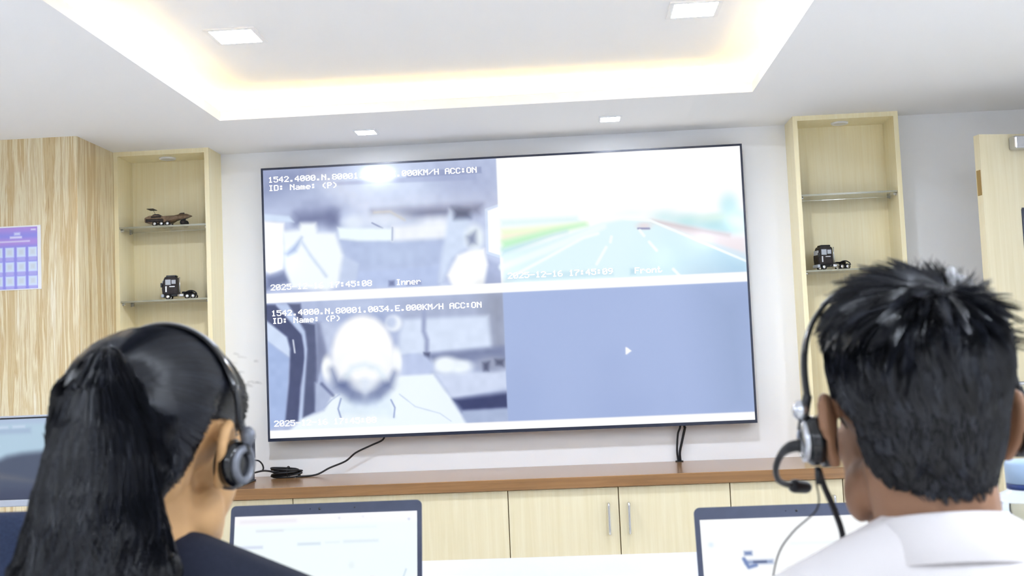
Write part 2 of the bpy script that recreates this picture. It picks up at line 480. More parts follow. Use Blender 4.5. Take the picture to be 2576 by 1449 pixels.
dpart('edge_strip', box(box(BM(), -.0015, 0, .004, .034, 1.02, 1.20), -.0015, 0, .006, .032, 1.86, 1.96), M['gap'], leaf)
hd = dpart('handle', tube(tube(BM(), [(.062, .0, 1.12), (.062, -.035, 1.12), (.066, -.045, 1.12), (.10, -.047, 1.12), (.175, -.045, 1.12)], .008), [(.062, .0, 1.12), (.062, -.01, 1.12)], .018), M['silver'], dr, True)
b = box(BM(), .042, .082, -.006, 0, .955, 1.155, .003, 1)
lp = dpart('lock_plate', b, M['silver'], dr)
b = lathe(BM(), [(.0045, -.0075), (.0045, -.005)], (.062, 0, 1.03), 16, 'y'); box(b, .0605, .0635, -.0075, -.005, 1.012, 1.03)
dpart('keyhole', b, M['black'], lp)
b = box(BM(), .125, .33, -.045, 0, 2.035, 2.085, .006, 2); cl = dpart('door_closer', b, M['silver'], dr)
dpart('closer_arm', tube(BM(), [(.3, -.03, 2.088), (.5, -.12, 2.10), (.72, -.02, 2.105)], .006), M['silver'], cl)
b = BM(); box(b, XWR-.02, XWR+.12, 3.64, 3.68, 0, 2.13); box(b, XWR-.02, XWR+.12, 4.61, 4.65, 0, 2.13); box(b, XWR-.02, XWR+.12, 3.68, 4.61, 2.105, 2.14)
struct('trim_2', b, M['wood'])

# ------------------------------------------------------------------ wall screen
TX, TY, TZ, TW, TH = -0.2953, 4.983, 1.5959, 2.195, 1.250
tv = thing('wall_screen', 'huge wall-mounted screen showing four vehicle camera pictures', 'television', (TX, TY+.03, TZ))
bz = .009
b = BM()
x0, x1, z0, z1 = TX-TW/2, TX+TW/2, TZ-TH/2, TZ+TH/2
box(b, x0, x0+bz, TY-.004, TY+.03, z0, z1); box(b, x1-bz, x1, TY-.004, TY+.03, z0, z1)
box(b, x0+bz, x1-bz, TY-.004, TY+.03, z1-bz, z1); box(b, x0+bz, x1-bz, TY-.004, TY+.03, z0, z0+.014)
obj('bezel', b, M['bezel'], tv)
obj('back_shell', box(box(BM(), x0+.004, x1-.004, TY+.012, TY+.032, z0+.004, z1-.004), x0+.35, x1-.35, TY+.032, TY+.06, z0+.12, z1-.3, .01, 2), M['black'], tv)
obj('wall_mount', box(BM(), TX-.35, TX+.35, TY+.06, YW, TZ-.25, TZ+.2), M['dark_grey'], tv)
TVP=[('p',[(-0.1,-0.1),(0.4945,-0.1),(0.4945,0.5),(-0.1,0.5)],(186,197,228),1,1.0),
('e',(0.26,0.0856,0.1525,0.0998),(214,227,250),120,1.0),
('p',[(0.0013,0.0082),(0.1407,0.0015),(0.0778,0.0693),(0.0021,0.0974)],(118,128,168),70,1.0),
('p',[(0.3602,0.0022),(0.4994,0.0072),(0.4953,0.1792),(0.3792,0.1307)],(172,182,214),60,1.0),
('e',(0.1159,0.1614,0.0505,0.0461),(165,175,208),25,1.0),
('p',[(0.0695,0.1689),(0.1597,0.1729),(0.1588,0.219),(0.0688,0.2132)],(118,126,163),16,1.0),
('p',[(0.232,0.1773),(0.4608,0.1724),(0.4557,0.2063),(0.3012,0.2159),(0.2317,0.1907)],(122,130,162),14,1.0),
('p',[(0.1622,0.2769),(0.3865,0.2958),(0.3693,0.3896),(0.1993,0.3985),(0.17,0.3273)],(166,179,216),14,1.0),
('e',(0.2768,0.3438,0.0717,0.0419),(196,212,240),80,1.0),
('p',[(0.1994,0.3966),(0.3672,0.3875),(0.3633,0.465),(0.1874,0.4509)],(184,199,234),6,1.0),
('e',(0.146,0.1987,0.011,0.0288),(116,124,162),14,1.0),
('p',[(0.0032,0.169),(0.056,0.1813),(0.0663,0.2041),(0.0028,0.1948)],(212,228,250),4,1.0),
('p',[(0.0028,0.1948),(0.0457,0.2054),(0.0401,0.3759),(0.013,0.3929),(0.0022,0.3786)],(255,255,255),5,1.0),
('p',[(0.004,0.4017),(0.044,0.382),(0.0564,0.4251),(0.0033,0.4476)],(105,116,156),10,1.0),
('p',[(0.1612,0.3304),(0.2006,0.3681),(0.1909,0.4417),(0.1528,0.4329)],(196,209,236),5,1.0),
('p',[(0.0402,0.2358),(0.0761,0.2331),(0.0809,0.2092),(0.1124,0.2112),(0.1157,0.246),(0.1528,0.2523),(0.1677,0.3348),(0.1548,0.4445),(0.1326,0.4617),(0.0583,0.4443),(0.0462,0.3822),(0.0438,0.2861)],(244,251,255),7,1.0),
('p',[(0.0822,0.2624),(0.0693,0.3112),(0.0515,0.327),(0.0472,0.319),(0.0675,0.2881)],(158,178,220),8,1.0),
('l',[(0.082,0.2778),(0.0977,0.3251),(0.1313,0.4082)],(206,220,242),5,1.0,0.005),
('e',(0.1918,0.2161,0.0208,0.0249),(226,236,250),10,1.0),
('e',(0.2576,0.2121,0.0458,0.0287),(222,232,249),14,1.0),
('l',[(0.2362,0.1834),(0.2691,0.1825),(0.299,0.2157)],(206,204,204),4,1.0,0.004),
('l',[(0.2311,0.2214),(0.2526,0.2424)],(150,160,195),1.5,1.0,0.003),
('e',(0.364,0.2328,0.0325,0.0191),(240,246,255),14,1.0),
('p',[(0.1586,0.2324),(0.2733,0.2449),(0.2724,0.29),(0.1993,0.2846),(0.1611,0.2737)],(239,251,255),5,1.0),
('p',[(0.2734,0.2384),(0.3987,0.2358),(0.3932,0.2887),(0.2724,0.2908)],(240,245,252),8,1.0),
('l',[(0.2733,0.2422),(0.2718,0.288)],(176,186,212),2,1.0,0.003),
('p',[(0.3932,0.1856),(0.4063,0.1867),(0.4315,0.2233),(0.427,0.3259),(0.3936,0.3688),(0.3676,0.4654),(0.3849,0.4668),(0.367,0.4464),(0.3744,0.3519)],(210,224,247),8,1.0),
('p',[(0.3999,0.1793),(0.4344,0.1892),(0.4359,0.2199),(0.4033,0.2217)],(92,102,132),10,1.0),
('p',[(0.469,0.1922),(0.4979,0.1787),(0.4984,0.3668),(0.468,0.3491)],(255,255,255),4,1.0),
('l',[(0.4979,0.1787),(0.4701,0.1942),(0.4686,0.3503),(0.4984,0.3698)],(206,221,246),1.5,1.0,0.005),
('p',[(0.4691,0.375),(0.4984,0.3945),(0.4988,0.4722),(0.4594,0.469)],(160,171,206),8,1.0),
('e',(0.4429,0.293,0.0194,0.0456),(236,246,252),10,1.0),
('p',[(0.4279,0.2879),(0.4456,0.2703),(0.4467,0.3161),(0.4315,0.3187)],(138,148,178),10,1.0),
('p',[(0.431,0.3395),(0.4625,0.3346),(0.4678,0.3939),(0.4582,0.4727),(0.3936,0.4675),(0.3837,0.4249),(0.4069,0.3546)],(254,255,255),6,1.0),
('p',[(0.1462,0.0638),(0.4527,0.0548),(0.4521,0.0816),(0.1482,0.0756)],(160,170,206),3,0.6),
('p',[(0.3069,0.0397),(0.4629,0.0346),(0.4634,0.0585),(0.3065,0.0609)],(140,150,186),2,0.7),
('p',[(0.2619,0.436),(0.2738,0.435),(0.2735,0.454),(0.2615,0.455)],(120,130,170),4,1.0),
('p',[(0.2984,0.456),(0.3289,0.4547),(0.3292,0.4395),(0.2987,0.4409)],(150,160,200),3,1.0),
('p',[(0.4945,-0.1),(1.1,-0.1),(1.1,0.5),(0.4945,0.5)],(254,255,255),1,1.0),
('p',[(0.499,0.2332),(0.6561,0.2334),(0.6621,0.2549),(0.4996,0.2562)],(226,246,247),8,1.0),
('p',[(0.4993,0.2677),(0.6122,0.2621),(0.6771,0.2581),(0.6335,0.2754),(0.5003,0.3157)],(240,252,214),8,1.0),
('p',[(0.5009,0.2908),(0.5727,0.2816),(0.5005,0.3061)],(252,238,222),8,1.0),
('p',[(0.4992,0.3634),(0.7093,0.2628),(0.7526,0.2532),(0.806,0.2616),(0.9952,0.4197),(0.9997,0.4766),(0.4988,0.4701)],(224,246,250),6,1.0),
('p',[(0.8461,0.3543),(0.9952,0.4197),(0.9997,0.4766),(0.8,0.4717)],(200,231,246),90,1.0),
('p',[(0.941,0.3887),(0.995,0.4272),(0.9997,0.4766),(0.9595,0.4771)],(176,214,238),70,1.0),
('p',[(0.5005,0.3099),(0.6119,0.2735),(0.6706,0.2594),(0.6768,0.2684),(0.6115,0.2888),(0.4997,0.3424)],(190,242,196),9,1.0),
('p',[(0.4997,0.3405),(0.6332,0.2868),(0.6026,0.2976),(0.4992,0.3615)],(182,222,232),10,1.0),
('e',(0.7704,0.2299,0.0193,0.0084),(238,250,250),14,1.0),
('e',(0.8362,0.2528,0.0235,0.0228),(214,239,242),14,1.0),
('e',(0.8805,0.2737,0.0256,0.025),(192,229,233),14,1.0),
('e',(0.9481,0.2947,0.0509,0.0378),(176,216,222),14,1.0),
('e',(0.9674,0.2242,0.018,0.0417),(202,237,243),14,1.0),
('e',(0.9829,0.2711,0.0254,0.0302),(196,232,238),14,1.0),
('e',(0.9428,0.262,0.0255,0.0083),(214,240,226),14,1.0),
('p',[(0.806,0.2597),(0.9011,0.3001),(0.9642,0.3245),(1.0,0.337),(0.9967,0.4047),(0.9105,0.3427)],(236,226,230),10,1.0),
('p',[(0.8103,0.2619),(0.9012,0.2983),(0.9664,0.3247),(0.964,0.332),(0.8903,0.3049),(0.8102,0.2657)],(205,185,190),7,0.8),
('p',[(0.9083,0.3425),(0.996,0.3952),(0.9954,0.4122),(0.9102,0.3502)],(210,228,240),6,0.7),
('e',(0.7926,0.2795,0.0133,0.0114),(232,222,226),6,1.0),
('l',[(0.7806,0.2887),(0.803,0.2906)],(150,150,185),1.5,1.0,0.004),
('l',[(0.7526,0.2513),(0.806,0.2616),(0.9951,0.4234)],(246,254,255),1.5,1.0,0.005),
('l',[(0.4982,0.4053),(0.5883,0.3517),(0.709,0.2742)],(240,251,253),5,1.0,0.014),
('l',[(0.5213,0.4376),(0.5875,0.3821),(0.667,0.3126),(0.6975,0.2999)],(248,255,255),3,1.0,0.006),
('l',[(0.7133,0.3507),(0.6924,0.4098)],(246,254,255),2,1.0,0.006),
('l',[(0.7251,0.3137),(0.7224,0.3325)],(246,254,255),2,1.0,0.006),
('l',[(0.8016,0.3392),(0.8157,0.3707)],(246,254,255),2,1.0,0.006),
('l',[(0.7836,0.2958),(0.7916,0.3155)],(246,254,255),2,1.0,0.006),
('l',[(0.8478,0.4415),(0.8619,0.4691)],(246,254,255),2,1.0,0.006),
('p',[(0.7604,0.4325),(0.7712,0.4315),(0.7705,0.4541),(0.7598,0.454)],(190,222,236),4,1.0),
('p',[(0.5062,0.4326),(0.7262,0.4316),(0.7256,0.4543),(0.5057,0.4554)],(196,226,240),4,0.7),
('p',[(-0.1,0.48),(0.4965,0.48),(0.4965,1.1),(-0.1,1.1)],(176,188,220),1,1.0),
('p',[(0.2849,0.5065),(0.4996,0.4991),(0.501,0.5887),(0.2904,0.5805)],(170,180,208),20,1.0),
('p',[(0.4625,0.4961),(0.5008,0.4991),(0.5002,0.7184),(0.4671,0.6997)],(140,146,166),45,1.0),
('p',[(0.2905,0.5785),(0.4653,0.5786),(0.4694,0.6999),(0.2761,0.7098),(0.2801,0.6287)],(214,226,247),8,1.0),
('p',[(0.3415,0.7066),(0.4986,0.6899),(0.4997,0.7386),(0.3429,0.7493)],(120,130,166),9,1.0),
('p',[(0.3516,0.7803),(0.4988,0.7789),(0.5003,0.8415),(0.3844,0.8736)],(206,217,241),6,1.0),
('p',[(0.3844,0.8736),(0.4999,0.8576),(0.5001,0.916),(0.4042,0.9181)],(58,66,108),8,1.0),
('p',[(0.4042,0.9181),(0.5002,0.914),(0.5003,0.9581),(0.4079,0.9598)],(172,186,217),6,1.0),
('e',(0.3732,0.7495,0.0278,0.0303),(240,248,255),8,1.0),
('e',(0.4055,0.7579,0.022,0.0242),(238,247,255),8,1.0),
('e',(0.4682,0.7524,0.03,0.0262),(150,158,184),10,1.0),
('p',[(0.4498,0.747),(0.4638,0.744),(0.4607,0.7761),(0.4514,0.7754)],(80,86,116),6,1.0),
('p',[(0.4755,0.7368),(0.494,0.7381),(0.4922,0.7623),(0.4773,0.7571)],(84,90,118),6,1.0),
('l',[(0.3333,0.543),(0.3304,0.6244),(0.3367,0.6574),(0.334,0.7304)],(156,166,200),5,1.0,0.009),
('p',[(0.3288,0.7015),(0.3416,0.7025),(0.3408,0.739),(0.3295,0.726)],(84,92,126),4,1.0),
('p',[(0.0023,0.5541),(0.0496,0.6316),(0.0513,0.7013),(0.0041,0.6363)],(206,221,246),4,1.0),
('p',[(0.0041,0.6363),(0.049,0.7011),(0.0382,0.9264),(0.0043,0.9565)],(164,184,226),4,1.0),
('p',[(0.0008,0.5025),(0.0221,0.5042),(0.0782,0.6215),(0.082,0.7035),(0.0703,0.8087),(0.064,0.9302),(0.0365,0.9283),(0.0471,0.7867),(0.0514,0.6686),(0.0451,0.623),(0.0011,0.5581)],(68,76,114),4,1.0),
('p',[(0.0268,0.5066),(0.0493,0.5063),(0.0854,0.6138),(0.0872,0.6712),(0.0729,0.9308),(0.0654,0.9303),(0.078,0.7685),(0.082,0.6709),(0.0759,0.6131)],(188,204,236),4,1.0),
('p',[(0.0494,0.5035),(0.0754,0.5047),(0.0802,0.5724),(0.1048,0.5825),(0.1081,0.73),(0.0998,0.8982),(0.0731,0.9207),(0.0872,0.6712),(0.0836,0.6055)],(84,92,126),4,1.0),
('l',[(0.0578,0.6363),(0.0606,0.6815)],(225,232,245),1.5,1.0,0.003),
('p',[(0.1073,0.5745),(0.1172,0.5753),(0.1322,0.6991),(0.1163,0.7306),(0.104,0.7908)],(128,137,170),6,1.0),
('p',[(0.1166,0.5793),(0.143,0.5568),(0.1663,0.5668),(0.1405,0.6916),(0.1311,0.6949)],(192,203,230),10,1.0),
('p',[(0.1011,0.7946),(0.1152,0.7957),(0.1379,0.8379),(0.1231,0.8775),(0.1005,0.8962)],(176,188,218),6,1.0),
('e',(0.1971,0.5589,0.0445,0.0245),(150,165,205),16,1.0),
('e',(0.1954,0.5199,0.0469,0.0246),(190,202,230),20,1.0),
('e',(0.3056,0.7526,0.043,0.0486),(188,201,233),5,1.0),
('e',(0.2692,0.5911,0.0168,0.0293),(236,243,252),6,1.0),
('e',(0.2634,0.5866,0.0105,0.0204),(196,208,234),6,1.0),
('p',[(0.0707,0.9225),(0.1181,0.8954),(0.1379,0.84),(0.1567,0.8372),(0.1843,0.8656),(0.231,0.8648),(0.2526,0.8339),(0.2677,0.7823),(0.3469,0.78),(0.3821,0.8714),(0.4102,0.96),(0.4026,0.9936),(0.0418,0.9692)],(239,249,255),5,1.0),
('p',[(0.1543,0.8391),(0.1797,0.8592),(0.2311,0.8608),(0.255,0.8341),(0.2648,0.9278),(0.1483,0.9117)],(226,240,252),8,1.0),
('p',[(0.175,0.8609),(0.2334,0.8609),(0.226,0.8807),(0.184,0.8817)],(196,212,238),12,1.0),
('e',(0.1279,0.7436,0.0113,0.0439),(250,254,255),5,1.0),
('e',(0.2721,0.7266,0.0105,0.0454),(250,254,255),5,1.0),
('l',[(0.1151,0.7997),(0.1379,0.842)],(110,120,158),4,1.0,0.006),
('e',(0.2027,0.6962,0.0636,0.1401),(255,255,255),8,1.0),
('e',(0.2012,0.7734,0.0665,0.09),(214,226,244),16,1.0),
('e',(0.2025,0.745,0.0635,0.0832),(255,255,255),24,1.0),
('p',[(0.1367,0.7484),(0.1435,0.814),(0.1751,0.8568),(0.2077,0.8648),(0.2359,0.855),(0.2587,0.8222),(0.267,0.7701),(0.2557,0.7997),(0.2417,0.7946),(0.2262,0.8118),(0.2049,0.8285),(0.183,0.8087),(0.1671,0.7831),(0.1493,0.79)],(88,102,148),16,0.95),
('e',(0.2051,0.8143,0.0187,0.0194),(240,247,255),20,1.0),
('l',[(0.1672,0.775),(0.1795,0.7454),(0.2066,0.7364),(0.2309,0.7512),(0.2432,0.7805)],(222,236,247),12,1.0,0.01),
('e',(0.2054,0.7973,0.0093,0.0065),(216,226,242),10,1.0),
('e',(0.2049,0.8244,0.0037,0.0162),(214,225,242),12,1.0),
('l',[(0.154,0.8553),(0.1475,0.8914),(0.1528,0.9241)],(150,165,206),1.5,1.0,0.003),
('l',[(0.2578,0.8667),(0.2654,0.8955),(0.2624,0.9297)],(150,165,206),1.5,1.0,0.003),
('l',[(0.2757,0.8477),(0.3073,0.8944),(0.3578,0.9222),(0.3803,0.9519)],(205,218,240),1.5,1.0,0.002),
('l',[(0.152,0.8389),(0.1352,0.858),(0.1183,0.8853)],(170,184,216),1.5,1.0,0.002),
('p',[(0.4965,0.48),(1.1,0.48),(1.1,1.1),(0.4965,1.1)],(164,181,222),1,1.0),
('p',[(0.9078,0.5217),(1.0005,0.5291),(0.9975,0.9586),(0.9375,0.9582)],(150,168,206),80,1.0),
('p',[(0.7427,0.714),(0.7455,0.7134),(0.7547,0.7271),(0.7448,0.739),(0.7424,0.7389)],(255,255,255),1,1.0),
('p',[(-0.1,0.4625),(1.1,0.4625),(1.1,0.4975),(-0.1,0.4975)],(255,255,255),1,1.0),
('p',[(-0.1,0.9605),(1.1,0.9605),(1.1,1.1),(-0.1,1.1)],(255,255,255),1,1.0)]

scr = picture('screen', (x0+bz, TY, z1-bz), (TW-2*bz, 0, 0), (0, 0, -(TH-bz-.014)), 620, 352, TVP, TH/TW, 1220.0, M['tv_screen'], tv,
              uv=(bz/TW, bz/TH, 1-bz/TW, 1-.014/TH), mottle=.035)
def cap(lines):
    b = BM()
    for s, u, v, adv, h, rise in lines:
        pixel_text(b, s, x0+u*TW, z1-v*TH, TY-.0012, adv*TW, h*TH, rise*TH)
    return b
LINE = '1542.4000.N.80001.0034.E.000KM/H ACC:ON'
for ln in ((LINE, .0148, .0330, .01128, .021, -.00004), ('ID: Name: (P)', .0152, .0640, .01128, .021, 0), ('2025-12-16 17:45:08', .0136, .4300, .01128, .0215, 0), ('Inner', .277, .4320, .0105, .021, 0),
           ('2025-12-16 17:45:09', .5085, .4270, .01145, .0215, 0), ('Front', .7690, .4290, .0115, .0215, 0),
           (LINE, .0137, .5250, .01128, .021, -.00005), ('ID: Name: (P)', .0155, .5530, .01110, .021, 0), ('2025-12-16 17:45:08', .0133, .9250, .01128, .0215, 0)):
    obj('caption', cap([ln]), M['caption'], scr)

# screen cables
k = obj('screen_cable', tube(BM(), [(-.868, TY+.045, z0+.02), (-.875, TY+.03, z0-.012), (-.93, TY+.03, .935), (-1.0, TY+.028, .905), (-1.05, 5.02, .868), (-1.12, 5.0, .842), (-1.18, 4.98, .815), (-1.262, 4.95, .8125)], .0042), M['cable'], None, True)
tag(k, 'thin black cable sagging from the screen down to the coiled cable', 'cable')
t = thing('power_cable', 'pair of black cables dropping from the screen into the worktop', 'cable', (.456, 5.04, .808))
obj('cable', tube(BM(), [(.470, TY+.045, z0+.03), (.466, TY+.05, z0-.01), (.455, TY+.052, .93), (.448, TY+.055, .86), (.452, TY+.06, .809)], .0045), M['cable'], t, True)
obj('cable', tube(BM(), [(.484, TY+.045, z0+.03), (.486, TY+.05, z0-.01), (.488, TY+.05, .96), (.472, TY+.052, .90), (.460, TY+.056, .85), (.461, TY+.062, .809)], .0055), M['cable'], t, True)
obj('grommet', lathe(BM(), [(.012, 0), (.018, 0), (.018, .004), (.012, .004)], (.456, 5.042, .8081), 20, close=False), M['black'], t)

# ------------------------------------------------------------------ worktop and base cabinets
WT = .808; WB = .763; WF = 4.541
tag(obj('worktop', box(BM(), -2.045, 1.47, WF, YW, WB, WT, .002, 1), M['walnut']), 'long brown wooden worktop below the wall screen', 'worktop')
def bar_handle(x, z0, z1, parent):
    b = tube(BM(), [(x, DF, z1), (x, DF-.022, z1), (x, DF-.028, z1-.006), (x, DF-.028, z0+.006), (x, DF-.022, z0), (x, DF, z0)], .0052, seg=10, sub=3)
    h = obj('handle', b, M['chrome'], parent, True)
DF = 4.561
def cabinet(x0, x1, doors, label, handles=()):
    t = thing('base_cabinet', label, 'cabinet', ((x0+x1)/2, 4.8, 0), 'base cabinets under the brown worktop')
    b = BM()
    box(b, x0, x1, DF+.018, YW-.025, .08, WB-.0005)
    obj('body', b, M['gap'], t); obj('plinth', box(BM(), x0, x1, DF+.05, YW-.01, 0, .08), M['dark_grey'], t)
    n = len(doors)
    for k, (a, c) in enumerate(doors):
        d = obj('door', box(BM(), a+.0018, c-.0018, DF, DF+.018, .09, WB-.003, .001, 1), M['wood_door'], t)
        for hx in handles:
            if a < hx < c: bar_handle(hx, .578, .694, d)
cabinet(-2.045, -1.179, [(-2.045, -1.629), (-1.629, -1.179)], 'pale wooden base cabinet beside the stone wall, behind the black box', (-1.589, -1.669))
cabinet(-1.179, -.290, [(-1.179, -.290)], 'wide plain pale wooden base cabinet front without handles, behind the laptop showing a white page')
cabinet(-.290, .610, [(-.290, .160), (.160, .610)], 'pale wooden base cabinet with two visible chrome bar handles', (.118, .199))
cabinet(.610, 1.470, [(.610, 1.060), (1.060, 1.470)], 'pale wooden base cabinet below the niche near the wooden door', (1.02, 1.10))

# ------------------------------------------------------------------ display niches
NF = 4.885
def niche(x0, x1, label):
    t = thing('display_niche', label, 'display shelf', ((x0+x1)/2, NF+.09, WT), 'wooden display niches beside the screen')
    s = .020
    obj('side_panel', box(BM(), x0, x0+s, NF, YW, WT, ZC), M['wood'], t); obj('side_panel', box(BM(), x1-s, x1, NF, YW, WT, ZC), M['wood'], t)
    obj('top_panel', box(BM(), x0+s, x1-s, NF, YW, ZC-.021, ZC), M['wood'], t)
    obj('back_panel', box(BM(), x0+s, x1-s, YW-.008, YW, WT, ZC-.021), M['wood'], t)
    return t
niche(-2.046, -1.605, 'tall pale wooden display niche beside the stone wall')
niche(1.014, 1.471, 'tall pale wooden display niche between the screen and the wooden door')
def puck(x, label):
    t = thing('niche_light', label, 'light', (x, 4.97, ZC-.021), 'round lights in the niche tops')
    obj('ring', lathe(BM(), [(.026, 0), (.038, 0), (.037, -.006), (.028, -.008), (.026, -.004)], (x, 4.972, ZC-.021), 32), M['white_plastic'], t, True)
    obj('diffuser', lathe(BM(), [(.027, -.002), (.027, -.006)], (x, 4.972, ZC-.021), 32), M['puck'], t)
puck(-1.826, 'round unlit light in the niche top beside the stone wall'); puck(1.239, 'round unlit light in the niche top near the wooden door')
def shelf(x0, x1, z, label):
    t = thing('glass_shelf', label, 'shelf', ((x0+x1)/2, 4.97, z), 'glass shelves in the niches')
    p = obj('pane', box(BM(), x0, x1, NF+.008, YW-.010, z-.008, z), M['glass'], t)
    obj('front_edge', box(BM(), x0, x1, NF+.006, NF+.0078, z-.008, z), M['glass_edge'], t)
    for sx, d in ((x0, 1), (x1, -1)):
        for yy in (NF+.03, YW-.05):
            b = lathe(BM(), [(.005, 0), (.005, .012*d)], (sx, yy, z-.0135), 12, 'x'); box(b, min(sx, sx+.004*d), max(sx, sx+.004*d), yy-.006, yy+.006, z-.02, z-.0085)
            obj('bracket', b, M['silver'], t)
shelf(-2.026, -1.625, 1.968, 'glass shelf holding the bronze model racing car')
shelf(-2.026, -1.625, 1.632, 'glass shelf holding the black model truck beside the stone wall')
shelf(1.034, 1.451, 1.964, 'empty glass shelf in the niche near the wooden door')
shelf(1.034, 1.451, 1.630, 'glass shelf holding the black model truck in the niche near the wooden door')

# model trucks and racing car
def wheel(parent, x, y, z, r, wdt, hub):
    o = obj('wheel', lathe(BM(), [(r*.55, -wdt/2), (r*.92, -wdt/2), (r, -wdt*.35), (r, wdt*.35), (r*.92, wdt/2), (r*.55, wdt/2)], (x, y, z), 24, 'y'), M['rubber'], parent, False)
    obj('hub', lathe(BM(), [(.1*r, -wdt*.62), (r*.3, -wdt*.60), (r*.62, -wdt*.52), (r*.62, wdt*.5)], (x, y, z), 20, 'y'), hub, o, True)
def truck(loc, label, rz, group):
    t = thing('model_truck', label, 'model truck', (0, 0, 0), group)
    b = BM()   # tall cab, facing -x
    pr = [(-.072, .022), (-.075, .05), (-.073, .062), (-.064, .098), (-.058, .104), (-.022, .106), (-.004, .098), (-.002, .024)]
    A = [b.verts.new((x, -.024, z)) for x, z in pr]; B = [b.verts.new((x, .024, z)) for x, z in pr]
    b.faces.new(A); b.faces.new(list(reversed(B)))
    for k in range(len(pr)): b.faces.new((A[k], A[(k+1) % len(pr)], B[(k+1) % len(pr)], B[k]))
    bmesh.ops.bevel(b, geom=b.edges[:], offset=.003, segments=2, affect='EDGES')
    cab = obj('cab', b, M['bronze_dark'], t)
    obj('window', box(box(BM(), -.058, -.034, -.0252, -.0235, .066, .090), -.030, -.012, -.0252, -.0235, .070, .088), M['grey_plastic'], cab)
    obj('windscreen', box(BM(), -.0722, -.0695, -.020, .020, .066, .086), M['grey_plastic'], cab)
    obj('bumper', box(BM(), -.079, -.066, -.025, .025, .010, .024, .002, 1), M['grey_plastic'], cab)
    obj('roof_lamp', box(BM(), -.056, -.010, -.018, .018, .103, .110, .002, 1), M['black_gloss'], cab)
    obj('mirror', box(BM(), -.078, -.070, -.033, -.027, .055, .075, .001, 1), M['black_gloss'], cab)
    obj('door_trim', box(box(BM(), -.058, -.052, -.0255, -.0235, .034, .060), -.040, -.016, -.0255, -.0235, .056, .060), M['silver'], cab)
    obj('chassis', box(box(BM(), -.066, .076, -.013, .013, .014, .026, .002, 1), .012, .062, -.017, .017, .026, .034, .003, 1), M['black_gloss'], t)
    obj('fuel_tank', lathe(BM(), [(.002, -.002), (.009, 0), (.009, .026), (.002, .028)], (-.004, -.019, .017), 18, 'x'), M['silver'], t, True)
    obj('mudguard', tube(BM(), [(.030, -.018, .030), (.045, -.018, .036), (.062, -.018, .036), (.076, -.018, .028), (.080, -.018, .018)], .003, seg=8), M['black_gloss'], t)
    obj('exhaust', cyl(BM(), (.004, -.016, .03), (.004, -.016, .10), .0025, seg=10), M['silver'], t, True)
    for x in (-.048, .038, .064):
        for y in (-.021, .021): wheel(t, x, y, .0125, .0125, .009, M['chrome'])
    t.location = loc; t.rotation_euler = (0, 0, rz)
    return t
GT = 'black model trucks on the glass shelves'
tr = truck((-1.772, 4.945, 1.6325), 'small black model truck on the glass shelf below the bronze racing car', 0.10, GT)
t2 = copy_tree(tr); t2.location = (1.160, 4.945, 1.6305); t2.rotation_euler = (0, 0, .25)
t2['label'] = 'small black model truck on the glass shelf above the short-haired person'
t = thing('model_racing_car', 'bronze model racing car with a long raised nose on a glass shelf', 'model car', (0, 0, 0))
def prism(b, pr, y0, y1, taper=1.0, bev=.002):
    t_ = bmesh.new(); A = [t_.verts.new((x, y0*(taper if x > .03 else 1), z)) for x, z in pr]; B = [t_.verts.new((x, y1*(taper if x > .03 else 1), z)) for x, z in pr]
    t_.faces.new(A); t_.faces.new(list(reversed(B)))
    for k in range(len(pr)): t_.faces.new((A[k], A[(k+1) % len(pr)], B[(k+1) % len(pr)], B[k]))
    if bev: bmesh.ops.bevel(t_, geom=t_.edges[:], offset=bev, segments=2, affect='EDGES')
    merge(b, t_); return b
body = obj('body', prism(BM(), [(-.105, .020), (-.106, .040), (-.085, .050), (-.055, .052), (-.02, .044), (.03, .046), (.060, .056), (.085, .054), (.106, .045), (.080, .034), (.035, .028), (.012, .014), (-.06, .010)], -.022, .022, .6), M['bronze'], t)
obj('canopy', prism(BM(), [(-.080, .049), (-.066, .058), (-.044, .058), (-.022, .045)], -.012, .012), M['bronze_dark'], body)
obj('side_pod', box(box(BM(), -.075, -.030, -.0245, -.021, .040, .047, .001, 1), -.10, -.02, -.026, -.02, .020, .034, .002, 1), M['bronze_dark'], body)
obj('nose_fin', prism(BM(), [(.040, .050), (.052, .060), (.072, .061), (.066, .050)], -.005, .005), M['bronze_dark'], body)
b = box(BM(), -.092, -.062, -.030, .030, .0795, .0815); tube(b, [(-.072, 0, .080), (-.060, 0, .055)], .0008, seg=6)
obj('rear_wing', b, M['bronze_dark'], t)
for x, r in ((-.058, .0115), (-.028, .0115), (.0, .0115)):
    for y in (-.024, .024): wheel(t, x, y, r, r, .010, M['silver'])
for y in (-.02, .02): wheel(t, .070, y, .014, .014, .010, M['bronze_dark'])
obj('axle', box(cyl(BM(), (.07, -.02, .014), (.07, .02, .014), .002, seg=8), .064, .076, -.004, .004, .012, .040), M['bronze_dark'], t)
t.location = (-1.815, 4.945, 1.9685); t.rotation_euler = (0, 0, .06)

